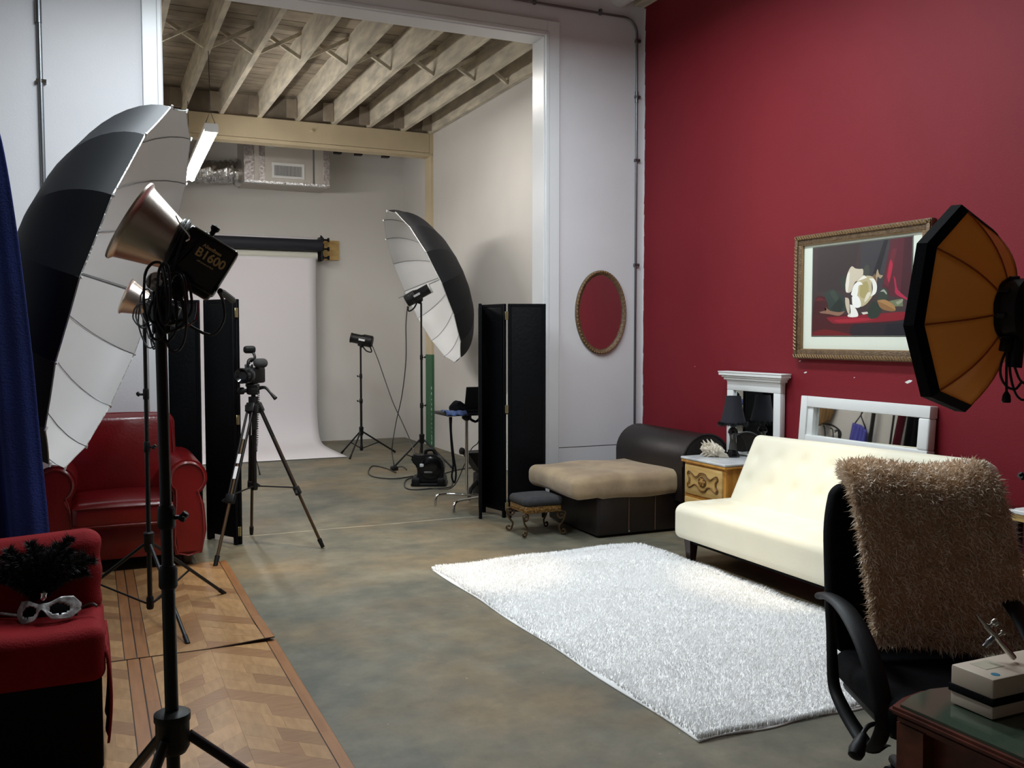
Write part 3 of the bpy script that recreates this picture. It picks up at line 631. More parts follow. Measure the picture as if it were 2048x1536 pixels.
bm = B(); rb(bm, (0, -0.055, -0.062), (0.16, 0.055, 0.058), 0.012, 3, M2); body = obj('body', bm, M_['black_gloss'], t)
bm = B(); tube(bm, [M2 @ Vector((0.06, 0, -0.05)), (SX, SY, 1.66)], 0.016, 10); obj('bracket', bm, M_['black_plastic'], t)
for k in range(9):
    bm = B(); w_ = rr.uniform(0.02, 0.05); z1 = 1.72 + rr.uniform(-0.04, 0.05); z0 = 1.54 + rr.uniform(-0.06, 0.08); c_ = SX + rr.uniform(-0.06, 0.08); y_ = SY - 0.06
    P = [(c_ - w_, y_, z1), (c_ - w_ * 1.1, y_, (z0 + z1) / 2), (c_ - w_ * 0.3, y_ - 0.02, z0), (c_ + w_ * 0.7, y_, z0 + 0.02), (c_ + w_, y_, (z0 + z1) / 2), (c_ + w_ * 0.5, y_, z1 + 0.03), (c_ - w_ * 0.5, y_, z1 + 0.03), (c_ - w_, y_, z1)]
    tube(bm, P, 0.0045, 6, 4); obj('cord', bm, M_['cable'], t)
for k in range(5):
    bm = B(); R0 = 0.066; q = rim2 + d2 * (0.14 + 0.014 * k)
    P = [q + v2 * (R0 * math.sin(a)) + u2 * (R0 * math.cos(a)) for a in np.linspace(0, 2 * PI, 13)]; tube(bm, P, 0.004, 6, 2); obj('cord', bm, M_['cable'], t)
umbrella('giant black umbrella with white lining tilted over the armchair at left', (0.187, 5.646, 1.812), (0.9257, -0.199, -0.3218), 1.054, 0.53, 0.10)

# ---- right stand with umbrella in the back studio
RX, RY = 3.50, 10.27
light_stand('black light stand under the white umbrella in the back studio', (RX, RY), 1.93, 0.37, [(3.16, 10.33), (3.80, 10.03), (3.62, 10.72)], [(0.74, 0.0135, (1, -0.3)), (1.30, 0.0115, (1, -0.3))], foot_r=0.011, hub_r=0.03, low=0.1)
umbrella('open black umbrella with white lining in the back studio by the right wall', (3.503, 10.26, 2.104), (-0.905, 0.0933, -0.415), 0.95, 0.46, 0.30)
def monolight(label, p_back, p_front, r, stand_top, mark):
    p0, p1 = Vector(p_back), Vector(p_front); d = (p1 - p0).normalized(); Ln = (p1 - p0).length
    t = thing('studio_strobe', label, 'strobe', stand_top)
    bm = B(); lathe(bm, p0, d, [(r * 0.86, 0), (r * 1.0, 0.01), (r * 1.0, Ln * 0.42), (r * 0.9, Ln * 0.46), (r * 0.9, Ln * 0.5), (r * 0.82, Ln * 0.53), (r * 0.82, Ln * 0.93)], 26); body = obj('body', bm, M_['black_plastic'], t)
    for k in range(6):
        bm = B(); lathe(bm, p0 + d * (0.02 + k * Ln * 0.06), d, [(r * 1.0, 0), (r * 1.04, 0.004), (r * 1.04, 0.01), (r * 1.0, 0.014)], 26, False, False); obj('cooling_fin', bm, M_['black_metal'], body)
    bm = B(); lathe(bm, p0 + d * Ln * 0.93, d, [(r * 0.84, 0), (r * 0.88, Ln * 0.02), (r * 0.88, Ln * 0.06), (r * 0.7, Ln * 0.07)], 26); obj('flash_ring', bm, M_['enamel'] if mark else M_['black_metal'], t)
    st = Vector(stand_top); m = p0 + d * Ln * 0.5 + Vector((0, 0, -r * 0.8))
    bm = B(); tube(bm, [m, m.lerp(st, 0.5) + Vector((0, 0, -0.01)), st], [0.035, 0.028, 0.018], 10); rb(bm, (-0.05, -0.02, -0.02), (0.05, 0.02, 0.03), 0.008, 1, Matrix.Translation(m)); obj('bracket', bm, M_['black_plastic'], t)
    bm = B(); h0 = m + d * -0.06 + Vector((0, 0, -0.02)); tube(bm, [m, h0 + Vector((0, 0, -0.05)), h0 + d * -0.07 + Vector((0, 0, -0.05)), p0 + d * 0.03 + Vector((0, 0, -r))], 0.009, 8, 4); obj('tilt_handle', bm, M_['black_plastic'], t)
    s = d.cross(Vector((0, 0, 1))).normalized(); s = s if s.y < 0 else -s; u = s.cross(d); u = u if u.z > 0 else -u
    bm = B(); M = basis(p0 + d * Ln * 0.45 + s * r * 1.0, d, u, s); box(bm, (-0.04, -0.012, -0.004), (0.04, 0.012, 0.003), M); obj('name_plate', bm, M_['white_mark'], body, smooth=False)
    return t
monolight('black strobe head aimed up into the back studio umbrella', (3.336, 10.33, 1.946), (3.602, 10.22, 2.107), 0.072, (RX, RY, 1.93), True)
# ---- slim stand by the backdrop
LX, LY = 3.17, 11.71
light_stand('slim black light stand beside the paper backdrop', (LX, LY), 1.42, 0.34, [(2.95, 11.45), (3.66, 11.85), (2.99, 12.03)], [(0.71, 0.014, (-1, 0.2)), (1.03, 0.012, (-1, 0.2))], foot_r=0.011, hub_r=0.028, low=0.1)
monolight('black strobe head lying level on the slim stand by the backdrop', (3.32, 11.68, 1.471), (3.063, 11.8, 1.529), 0.075, (LX, LY, 1.42), False)

# ---- cords on the floor of the back studio
def cord(label, pts, r=0.006, m='cable', name='extension_cord'):
    bm = B(); tube(bm, pts, r, 7, 5); return tag(obj(name, bm, M_[m]), label, 'cord')
Z = 0.008
cord('black power cord drooping from the slim stand strobe to the blower', [(3.313, 11.68, 1.432), (3.329, 11.45, 1.232), (3.312, 11.11, 1.005), (3.308, 10.77, 0.75), (3.275, 10.33, 0.564), (3.173, 9.711, 0.411)] + [(3.15, 9.35, 0.2), (3.13, 9.2, 0.3)])
cord('black power cord hanging from the umbrella strobe down to the floor plug', [(3.335, 10.27, 1.892), (3.315, 10.27, 1.674), (3.306, 10.25, 1.273), (3.256, 10.25, 0.871), (3.192, 10.26, 0.584), (3.121, 10.17, 0.366), (3.108, 10.17, 0.224), (3.096, 10.06, 0.096)] + [(3.16, 10.3, Z)])
cord('dark extension cord looping over the floor left of the blower', [(3.122, 10.07, 0.008), (3.112, 10.47, 0.008), (3.026, 10.69, 0.008), (2.839, 10.2, 0.008), (2.812, 9.839, 0.008), (2.979, 9.645, 0.008), (3.214, 9.737, 0.008)], 0.007, 'cable_grey')
cord('grey cord curling round the front of the floor blower', [(3.232, 9.688, 0.008), (3.055, 9.496, 0.008), (2.903, 9.057, 0.008), (2.929, 8.875, 0.008), (3.114, 8.859, 0.008), (3.322, 8.867, 0.008), (3.485, 9.226, 0.008)], 0.007, 'cable_grey')
cord('dark cord running along the floor right of the blower', [(3.561, 9.743, 0.008), (3.745, 9.913, 0.008), (3.907, 10.02, 0.008), (4.086, 10.07, 0.008), (4.203, 9.971, 0.008)], 0.007, 'cable_grey')
t = thing('power_plug', 'black plug block lying at the end of the umbrella cord', 'plug', (3.17, 10.3, 0))
bm = B(); rb(bm, (3.13, 10.25, 0.0), (3.21, 10.33, 0.05), 0.012, 2); obj('body', bm, M_['black_plastic'], t)
bm = B(); tube(bm, [(3.2, 10.3, 0.03), (3.26, 10.27, 0.04), (3.3, 10.22, 0.008)], 0.008, 6, 3); obj('lead', bm, M_['cable'], t)

# ---- floor blower
t = thing('floor_blower', 'squat black carpet blower standing on the back studio floor', 'blower', (3.2, 9.15, 0))
MBl = Matrix.Translation((3.2, 9.15, 0)) @ Matrix.Rotation(math.radians(-24), 4, 'Z')
bm = B()
prof = []
for a in np.linspace(-0.35 * PI, 1.25 * PI, 22): prof.append((0.015 + 0.135 * math.cos(a), 0.19 + 0.135 * math.sin(a)))
prof += [(-0.175, 0.27), (-0.165, 0.33), (-0.10, 0.315)]
hull = [(-0.14, 0.03), (0.14, 0.03), (0.155, 0.12), (0.16, 0.2), (0.135, 0.275), (0.07, 0.318), (-0.01, 0.325), (-0.09, 0.31), (-0.165, 0.325), (-0.185, 0.29), (-0.175, 0.25), (-0.125, 0.2), (-0.115, 0.13)]
prism(bm, [MBl @ Vector((p[0], -0.10, p[1])) for p in hull], MBl.to_3x3() @ Vector((0, 0.2, 0)))
bmesh.ops.recalc_face_normals(bm, faces=bm.faces[:]); bmesh.ops.bevel(bm, geom=bm.edges[:], offset=0.014, segments=2, affect='EDGES'); hs = obj('housing', bm, M_['black_plastic'], t)
bm = B(); rb(bm, (-0.185, -0.14, 0.0), (0.185, 0.14, 0.035), 0.015, 2, MBl)
for s in (-1, 1): rb(bm, (s * 0.13 - 0.045, -0.145, 0.0), (s * 0.13 + 0.045, 0.145, 0.09), 0.02, 2, MBl)
obj('base', bm, M_['black_plastic'], t)
bm = B(); tube(bm, [MBl @ Vector(p) for p in ((-0.04, 0, 0.31), (-0.03, 0, 0.36), (0.04, 0, 0.365), (0.075, 0, 0.30))], 0.02, 10, 4); obj('handle', bm, M_['black_plastic'], t)
bm = B(); lathe(bm, MBl @ Vector((0.02, -0.10, 0.19)), MBl.to_3x3() @ Vector((0, -1, 0)), [(0.11, 0), (0.115, 0.012), (0.09, 0.022), (0.05, 0.028)], 24); obj('intake', bm, M_['black_gloss'], t)
bm = B(); rb(bm, (-0.09, -0.126, 0.20), (-0.045, -0.115, 0.235), 0.006, 1, MBl); obj('badge', bm, M_['white_mark'], hs)
bm = B(); rb(bm, (-0.045, -0.134, 0.135), (0.04, -0.122, 0.155), 0.004, 1, MBl); obj('name_plate', bm, M_['grey_steel'], hs)

# ---- laptop table behind the right screen
t = thing('laptop_table', 'small black-topped table on a chrome pole behind the right screen', 'table', (3.11, 7.9, 0))
bm = B(); rb(bm, (2.87, 7.72, 0.835), (3.5, 8.08, 0.862), 0.008, 2); obj('table_top', bm, M_['black_plastic'], t)
bm = B(); cyl(bm, (3.112, 7.87, 0.09), (3.112, 7.87, 0.84), 0.0165, n=16); obj('pole', bm, M_['chrome'], t)
bm = B(); lathe(bm, (3.112, 7.87, 0.78), (0, 0, 1), [(0.02, 0), (0.045, 0.02), (0.045, 0.055)], 14); tube(bm, [(3.12, 7.86, 0.81), (3.18, 7.83, 0.77), (3.22, 7.82, 0.8)], 0.012, 8, 3); obj('clamp', bm, M_['black_plastic'], t)
for P in ([(2.825, 7.92, 0.0125), (2.828, 7.92, 0.07), (2.85, 7.925, 0.105), (2.92, 7.93, 0.11), (3.03, 7.9, 0.105), (3.11, 7.86, 0.10), (3.30, 7.80, 0.095)], [(2.855, 7.53, 0.0125), (2.86, 7.54, 0.07), (2.89, 7.56, 0.10), (2.95, 7.60, 0.105), (3.05, 7.66, 0.10), (3.20, 7.75, 0.095), (3.3, 7.8, 0.095)]):
    bm = B(); tube(bm, P, 0.0125, 10, 4); obj('leg', bm, M_['chrome'], t)
bm = B(); tube(bm, [(2.90, 7.74, 0.83), (2.905, 7.735, 0.7), (2.915, 7.735, 0.55), (2.93, 7.735, 0.4), (2.915, 7.735, 0.3), (2.94, 7.735, 0.24), (2.955, 7.735, 0.33), (2.93, 7.735, 0.5), (2.91, 7.735, 0.7), (2.915, 7.74, 0.83)], 0.009, 8, 4); tag(obj('camera_strap', bm, M_['black_fabric']), 'black strap dangling from the left edge of the laptop table', 'strap')
t = thing('laptop', 'open black laptop seen from behind on the small table', 'laptop', (3.25, 7.9, 0.863))
bm = B(); rb(bm, (3.06, 7.78, 0.863), (3.44, 8.04, 0.885), 0.006, 2); obj('keyboard_base', bm, M_['black_plastic'], t)
M = Matrix.Translation((3.25, 7.80, 0.885)) @ Matrix.Rotation(math.radians(14), 4, 'X')
bm = B(); rb(bm, (-0.19, -0.012, 0.0), (0.19, 0.004, 0.225), 0.006, 2, M @ Matrix.Translation((0, 0, -0.01))); obj('lid', bm, M_['black_plastic'], t)
bm = B(); cushion(bm, (2.94, 7.76, 0.868), (3.08, 7.90, 0.955), 0.04, (6, 6, 4), lambda p, q: p + Vector((0.012 * math.sin(p.y * 60), 0.01 * math.sin(p.z * 70), 0.014 * math.sin(p.x * 55)))); tag(obj('glove', bm, M_['black_fabric']), 'crumpled black glove beside the laptop', 'glove')
bm = B()
def cl(u, v):
    x = 2.86 + 0.2 * u; y = 7.70 + 0.16 * v; z = 0.869 + 0.012 * abs(math.sin(u * 9 + v * 5)) + 0.008 * math.sin(v * 13) ** 2
    if v < 0.18: z -= (0.18 - v) * 0.18
    return (x, y + 0.01 * math.sin(u * 14), z)
grid(bm, cl, 26, 18); o = obj('blue_cloth', bm, M_['blue_cloth'], recalc=False); sm = o.modifiers.new('t', 'SOLIDIFY'); sm.thickness = 0.003; tag(o, 'rumpled blue cloth at the edge of the laptop table', 'cloth')
# ---- low lamp head and case half hidden behind the screen
t = thing('work_lamp', 'low black lamp head with a hood behind the right screen', 'lamp', (3.33, 8.2, 0))
bm = B(); prism(bm, [(3.20, 8.05, 0.455), (3.50, 8.05, 0.455), (3.48, 8.05, 0.25), (3.33, 8.05, 0.26)], (0, 0.2, 0)); obj('hood', bm, M_['black_plastic'], t, smooth=False)
bm = B(); lathe(bm, (3.20, 8.12, 0.462), (-0.9, -0.3, 0.2), [(0.012, 0), (0.012, 0.03), (0.032, 0.035), (0.034, 0.055), (0.015, 0.06)], 14); obj('knob', bm, M_['black_plastic'], t)
bm = B(); rb(bm, (3.30, 8.06, 0.05), (3.44, 8.2, 0.26), 0.02, 2); obj('body', bm, M_['black_plastic'], t)
for q in ((3.19, 8.02), (3.5, 8.05), (3.38, 8.36)):
    bm = B(); tube(bm, [(3.34, 8.12, 0.2), (q[0] + 0.03, q[1] + 0.02, 0.12), (q[0], q[1], 0.016)], [0.022, 0.02, 0.016], 8); obj('leg', bm, M_['black_plastic'], t)
cord('thin grey cord hanging behind the low work lamp', [(3.42, 8.3, 0.62), (3.40, 8.3, 0.52), (3.34, 8.32, 0.46), (3.28, 8.36, 0.3), (3.2, 8.5, 0.06), (3.1, 8.9, Z)], 0.005, 'cable_grey')

# ---- folding screens
def screen(label, leaves, H, hinges, zoff=0.035):
    x0, y0 = leaves[0][0]; t = thing('folding_screen', label, 'screen', (x0, y0, 0))
    for (a, b) in leaves:
        a = Vector((*a, 0)); b = Vector((*b, 0)); d = (b - a).normalized(); n = Vector((-d.y, d.x, 0)); Ln = (b - a).length
        M = basis(a, d, n, Vector((0, 0, 1)))
        bm = B()
        for lo, hi in (((0, -0.014, 0.0), (0.03, 0.014, H)), ((Ln - 0.03, -0.014, 0.0), (Ln, 0.014, H)), ((0.03, -0.014, H - 0.03), (Ln - 0.03, 0.014, H)), ((0.03, -0.014, zoff + 0.02), (Ln - 0.03, 0.014, zoff + 0.06))): rb(bm, lo, hi, 0.003, 1, M)
        p = obj('panel', bm, M_['screen'], t)
        bm = B(); rb(bm, (0.028, -0.0165, zoff + 0.055), (Ln - 0.028, 0.0165, H - 0.028), 0.006, 2, M); obj('padding', bm, M_['screen'], p)
    for (x, y, z, ang) in hinges:
        bm = B(); M = Matrix.Translation((x, y, z)) @ Matrix.Rotation(ang, 4, 'Z'); rb(bm, (-0.014, -0.004, -0.035), (0.014, 0.004, 0.035), 0.002, 1, M); cyl(bm, M @ Vector((0, -0.006, -0.035)), M @ Vector((0, -0.006, 0.035)), 0.005, n=8); obj('hinge', bm, M_['brass'], t)
    return t
aA = Vector((0.968, 7.07)); aB = Vector((0.795, 7.374)); dA = (aB - aA).normalized(); nA = Vector((dA.y, -dA.x))
cA = aA + nA * 0.033
hA = math.atan2(-nA.x, nA.y) + PI / 2
hp = aA + nA * 0.017 - dA * 0.004
screen('black folding screen standing left of the opening behind the camera tripod', [(tuple(aA), tuple(aB)), ((aB.x - 0.036, aB.y + 0.026), (0.42, 7.585)), (tuple(cA), tuple(cA + dA * 0.36))], 1.82, [(hp.x, hp.y, z, math.atan2(nA.y, nA.x)) for z in (1.72, 0.93, 0.10)])
screen('black folding screen standing right of the opening beside the tan chaise', [((2.985, 7.235), (3.105, 7.53)), ((3.125, 7.52), (3.195, 7.195)), ((3.217, 7.185), (3.52, 7.08))], 1.82, [(3.2, 7.172, z, math.radians(-25)) for z in (1.72, 0.93, 0.10)])

# ---- video camera on its tripod
t = thing('tripod', 'black and bronze photo tripod standing at the edge of the wood floor', 'tripod', (1.07, 6.90, 0))
ap = Vector((1.072, 6.905, 1.03))
for (fx_, fy_) in ((1.523, 6.695), (0.733, 6.44), (1.117, 7.386)):
    f = Vector((fx_, fy_, 0.0)); d = Vector((fx_ - ap.x, fy_ - ap.y, 0)).normalized(); p0 = ap + d * 0.05 + Vector((0, 0, -0.01)); s = d.cross(Vector((0, 0, 1)))
    e = (f - p0).normalized(); Ln = (f - p0).length
    bm = B()
    for k in (-1, 1): cyl(bm, p0 + s * 0.02 * k, p0 + e * Ln * 0.58 + s * 0.02 * k, 0.009, n=10)
    rb(bm, (-0.034, -0.02, -0.02), (0.034, 0.02, 0.05), 0.008, 2, basis(p0, s, e.cross(s), -e)); lg = obj('leg', bm, M_['black_metal'], t)
    bm = B(); cyl(bm, p0 + e * Ln * 0.2, p0 + e * Ln * 0.97, 0.011, n=10); obj('inner_leg', bm, mat('bronze_tube', (92, 74, 56), 0.35, 0.8), lg)
    bm = B(); rb(bm, (-0.034, -0.018, -0.035), (0.034, 0.018, 0.03), 0.008, 2, basis(p0 + e * Ln * 0.58, s, e.cross(s), -e)); cyl(bm, p0 + e * Ln * 0.58 + s * 0.03, p0 + e * Ln * 0.6 + s * 0.055, 0.01, n=8); obj('leg_lock', bm, M_['black_plastic'], lg)
    bm = B(); cyl(bm, p0 + e * Ln * 0.93, f + Vector((0, 0, 0.001)) - e * 0.008, 0.017, 0.014, n=12); obj('rubber_foot', bm, M_['black_plastic'], lg)
    bm = B(); cyl(bm, p0 + e * Ln * 0.56, (ap.x, ap.y, 0.46), 0.006, n=8); obj('brace', bm, M_['black_metal'], t)
    if fx_ < 0.8:
        for a_, b_ in ((0.30, 0.36), (0.38, 0.46)):
            bm = B(); rb(bm, (-0.012, 0.0095, 0), (0.012, 0.0125, (b_ - a_) * Ln), 0.001, 1, basis(p0 + e * Ln * a_ + (e.cross(s)).normalized() * 0.0, s, (e.cross(s) if (e.cross(s)).dot(Vector((0, -1, 0))) > 0 else -e.cross(s)), e)); obj('sticker', bm, M_['white_mark'], lg)
bm = B(); cyl(bm, (ap.x, ap.y, 0.45), (ap.x, ap.y, 1.16), 0.016, n=14); lathe(bm, (ap.x, ap.y, 0.43), (0, 0, 1), [(0.02, 0), (0.024, 0.02), (0.02, 0.05)], 12); obj('centre_column', bm, M_['black_metal'], t)
bm = B(); lathe(bm, (ap.x, ap.y, 0.99), (0, 0, 1), [(0.05, 0), (0.06, 0.02), (0.06, 0.06), (0.035, 0.07), (0.035, 0.12)], 18); rb(bm, (ap.x - 0.02, ap.y - 0.045, 0.87), (ap.x + 0.02, ap.y - 0.03, 1.0), 0.004, 1); obj('spider', bm, M_['black_plastic'], t)
bm = B(); rb(bm, (ap.x - 0.045, ap.y - 0.035, 1.125), (ap.x + 0.04, ap.y + 0.035, 1.19), 0.012, 2); lathe(bm, (ap.x - 0.02, ap.y, 1.155), (-1, -0.3, 0), [(0.014, 0), (0.014, 0.05), (0.026, 0.055), (0.026, 0.09), (0.01, 0.1)], 12); rb(bm, (ap.x - 0.05, ap.y - 0.04, 1.18), (ap.x + 0.04, ap.y + 0.04, 1.205), 0.006, 1); obj('pan_head', bm, M_['black_plastic'], t)
bm = B(); tube(bm, [(ap.x + 0.03, ap.y - 0.01, 1.17), (1.146, 6.847, 1.178), (1.174, 6.81, 1.143), (1.206, 6.772, 1.101)], [0.016, 0.011, 0.009, 0.016], 10, 3); obj('pan_handle', bm, M_['black_plastic'], t)
t = thing('video_camera', 'black video camera with a foam microphone on the bronze tripod', 'camera', (1.06, 6.91, 1.206))
cx_ = Vector((1.06, 6.91, 1.206)); fd_ = Vector((-0.62, -0.78, 0.0)).normalized(); sd = Vector((fd_.y, -fd_.x, 0))
Mc = basis(cx_, fd_, sd, Vector((0, 0, 1)))
bm = B(); rb(bm, (-0.13, -0.045, 0.0), (0.05, 0.045, 0.115), 0.014, 2, Mc); body = obj('body', bm, M_['black_plastic'], t)
bm = B(); lathe(bm, Mc @ Vector((0.05, 0, 0.06)), fd_, [(0.042, 0), (0.046, 0.01), (0.046, 0.05), (0.056, 0.056), (0.056, 0.085), (0.048, 0.088), (0.03, 0.07)], 24); obj('lens', bm, M_['black_gloss'], t)
bm = B(); lathe(bm, Mc @ Vector((0.035, 0, 0.06)), fd_, [(0.05, 0), (0.056, 0.005), (0.056, 0.02)], 24); obj('lens_ring', bm, M_['grey_steel'], t)
bm = B(); tube(bm, [Mc @ Vector(p) for p in ((0.04, 0, 0.11), (0.03, 0, 0.165), (-0.04, 0, 0.17), (-0.1, 0, 0.115))], 0.013, 10, 4); obj('top_handle', bm, M_['black_plastic'], t)
bm = B(); rb(bm, (0.0, -0.02, 0.115), (0.045, 0.03, 0.14), 0.005, 1, Mc); obj('clamp', bm, M_['grey_steel'], t)
bm = B(); c_ = (1.125, 6.899, 1.353); cushion(bm, (c_[0] - 0.05, c_[1] - 0.05, c_[2] - 0.034), (c_[0] + 0.05, c_[1] + 0.05, c_[2] + 0.034), 0.034, (5, 5, 3)); o = obj('foam_microphone', bm, M_['grey_fabric'], t)
bm = B(); tube(bm, [Mc @ Vector((0.0, 0.0, 0.16)), (1.094, 6.949, 1.393), (1.082, 6.979, 1.436)], 0.01, 8, 3); cyl(bm, (1.096, 6.922, 1.321), (1.137, 6.905, 1.353), 0.009, n=8); obj('arm', bm, M_['black_plastic'], t)
bm = B(); c_ = (1.062, 6.988, 1.45); cushion(bm, (c_[0] - 0.043, c_[1] - 0.03, c_[2] - 0.028), (c_[0] + 0.043, c_[1] + 0.03, c_[2] + 0.028), 0.022, (5, 4, 3)); obj('lamp_head', bm, M_['black_plastic'], t)
P0 = [Vector(p) for p in [(1.09, 6.807, 1.199), (1.088, 6.781, 1.093), (1.075, 6.756, 0.953), (1.069, 6.751, 0.811), (1.061, 6.75, 0.729)]]; Pc = catmull(P0, 30); bm = B(); hel = []
for i, p in enumerate(Pc):
    for j in range(2):
        a = (i * 2 + j) * 0.95; hel.append(p + Vector((0.008 * math.cos(a), 0.008 * math.sin(a), 0)))
tube(bm, hel, 0.0022, 5); tube(bm, [(1.061, 6.75, 0.729), (1.054, 6.752, 0.697), (1.066, 6.744, 0.651), (1.077, 6.735, 0.598), (1.083, 6.731, 0.562)], [0.0025, 0.0025, 0.003, 0.004, 0.008], 6, 3); obj('coiled_cord', bm, M_['cable'], t)

# ------------------------------------------------------------------ wood-look floor sheets
def piece(pts, z0, z1, name, m, parent, lift):
    bm = B(); lo = [bm.verts.new((p[0], p[1], z0 + lift(p[0], p[1]))) for p in pts]; hi = [bm.verts.new((p[0], p[1], z1 + lift(p[0], p[1]))) for p in pts]; n = len(pts)
    bm.faces.new(hi); bm.faces.new(lo[::-1])
    for i in range(n): bm.faces.new((lo[i], lo[(i + 1) % n], hi[(i + 1) % n], hi[i]))
    return obj(name, bm, m, parent, smooth=False)
def wood_sheet(label, y0, y1, lift, cols, rowoff):
    t = thing('wood_floor_sheet', label, 'flooring', (0.2, (y0 + y1) / 2, 0))
    rg = random.Random(int(y0 * 100)); x0 = cols[0][0]; x1 = cols[-1][1]
    bm = B(); n = 26
    grid(bm, lambda u, v: (x0 + (x1 - x0) * u, y0 + (y1 - y0) * v, 0.004 + lift(x0 + (x1 - x0) * u, y0 + (y1 - y0) * v)), n, n); o = obj('backing', bm, M_['vinyl_edge'], t, recalc=False); sm = o.modifiers.new('t', 'SOLIDIFY'); sm.thickness = 0.0035; sm.offset = 1 if False else -1
    g = 0.0003
    for (a, b, kind) in cols:
        if kind == 's':
            ys = [y0 + (y1 - y0) * k / 4 for k in range(5)]
            for q0, q1 in zip(ys, ys[1:]): piece([(a + 0.002, q0 + g), (b - 0.002, q0 + g), (b - 0.002, q1 - g), (a + 0.002, q1 - g)], 0.0041, 0.0062, 'border_strip', M_['oak_strip'], t, lift)
            continue
        mid = a + (b - a) * 0.5; h = 0.130; sl = 0.85
        k = -6
        while y0 + k * h < y1 + 0.6:
            for side in (0, 1):
                xa, xb = (a, mid) if side == 0 else (mid, b)
                dark = (k + rowoff) % 5 == 0
                cuts = [xa, xb] if dark else ([xa, xa + (xb - xa) * rg.uniform(0.3, 0.45), xa + (xb - xa) * rg.uniform(0.6, 0.75), xb] if rg.random() < 0.45 else [xa, xa + (xb - xa) * rg.uniform(0.35, 0.65), xb])
                yo = y0 + k * h + (0 if side else 0.03)
                for c0, c1 in zip(cuts, cuts[1:]):
                    f = lambda x: -abs(x - mid) * sl
                    hh = h
                    P = [(c0 + g, yo + f(c0) + g), (c1 - g, yo + f(c1) + g), (c1 - g, yo + f(c1) + hh - g), (c0 + g, yo + f(c0) + hh - g)]
                    Q = clip(clip(P, y0 + 0.001, 1), y1 - 0.001, -1)
                    if len(Q) >= 3: piece(Q, 0.0041, 0.0058, 'wood_piece', M_['oak_dark'] if dark or rg.random() < 0.12 else M_['oak'], t, lift)
            k += 1
    return t
def clip(P, y, s):
    out = []
    for i in range(len(P)):
        a, b = P[i], P[(i + 1) % len(P)]; ia = (a[1] - y) * s >= 0; ib = (b[1] - y) * s >= 0
        if ia: out.append(a)
        if ia != ib:
            t_ = (y - a[1]) / (b[1] - a[1]); out.append((a[0] + (b[0] - a[0]) * t_, y))
    return out
C1 = [(-0.42, 0.122, 'f'), (0.124, 0.178, 's'), (0.18, 0.234, 's'), (0.236, 0.776, 'f'), (0.778, 0.828, 's')]
ss = lambda t_: max(0, min(1, t_)) ** 2 * (3 - 2 * max(0, min(1, t_)))
wood_sheet('wood-look floor sheet under the armchair, its near edge curling up', 4.735, 6.57, lambda x, y: 0.0045 + 0.017 * ss((x - 0.50) / 0.33) * ss((5.1 - y) / 0.36), [(a - 0.004, b - 0.004, k) for a, b, k in C1], 1)
wood_sheet('wood-look floor sheet in the left foreground under the nearest stand', 2.35, 4.76, lambda x, y: 0.0, [(a + 0.006, b + 0.006, k) for a, b, k in C1], 2)

# ------------------------------------------------------------------ red leather armchair
t = thing('leather_armchair', 'red leather club armchair with rolled arms behind the black light stand', 'armchair', (0.18, 6.95, 0))
def roll_arm(xc, s):
    prof = []
    for a in np.linspace(-0.30 * PI, 1.25 * PI, 18): prof.append((xc + 0.128 * math.cos(a), 0.60 + 0.128 * math.sin(a)))
    prof += [(xc - 0.092, 0.40), (xc - 0.104, 0.25), (xc - 0.085, 0.09), (xc + 0.085, 0.09), (xc + 0.118, 0.25), (xc + 0.105, 0.42)]
    bm = B(); prism(bm, [(x, 6.50, z) for x, z in prof], (0, 0.80, 0)); bmesh.ops.recalc_face_normals(bm, faces=bm.faces[:])
    bmesh.ops.bevel(bm, geom=[e for e in bm.edges if abs(e.verts[0].co.y - e.verts[1].co.y) < 1e-6 and abs(e.verts[0].co.y - 6.5) < 1e-6], offset=0.022, segments=3, affect='EDGES')
    o = obj('arm', bm, M_['red_leather'], t)
    bm = B(); P = [(x, 6.497, z) for x, z in [((xc + (p[0] - xc) * 0.82), 0.60 + (p[1] - 0.60) * (0.82 if p[1] > 0.45 else 0.97)) for p in prof]]; P.append(P[0]); tube(bm, P, 0.006, 6, 2); obj('piping', bm, M_['red_leather'], o)
roll_arm(-0.222, -1); roll_arm(0.575, 1)
bm = B(); rb(bm, (-0.14, 6.54, 0.09), (0.49, 7.35, 0.32), 0.02, 2); obj('base', bm, M_['red_leather'], t)
bm = B(); cushion(bm, (-0.135, 6.47, 0.30), (0.487, 7.1, 0.475), 0.05, (12, 12, 4), lambda p, q: p + Vector((0, 0, 0.03 * (1 - q[0] ** 2) * (1 - q[1] ** 2) * (q[2] > 0)))); s_ = obj('seat_cushion', bm, M_['red_leather'], t)
bm = B(); tube(bm, [(-0.125, 6.468, 0.448), (0.18, 6.463, 0.452), (0.477, 6.468, 0.448)], 0.006, 6, 4); tube(bm, [(-0.125, 6.468, 0.33), (0.477, 6.468, 0.33)], 0.006, 6); obj('piping', bm, M_['red_leather'], s_, kind='stuff')
Mt = Matrix.Translation((0.165, 7.0, 0.42)) @ Matrix.Rotation(math.radians(-12), 4, 'X')
bm = B(); cushion(bm, (-0.385, -0.02, 0.0), (0.385, 0.26, 0.60), 0.075, (16, 6, 14), lambda p, q: p + Vector((0, -0.045 * (1 - q[0] ** 2) * (1 - q[2] ** 2) * (q[1] < 0), 0.012 * (1 - q[0] ** 2) * (q[2] > 0))), Mt); obj('backrest', bm, M_['red_leather'], t)
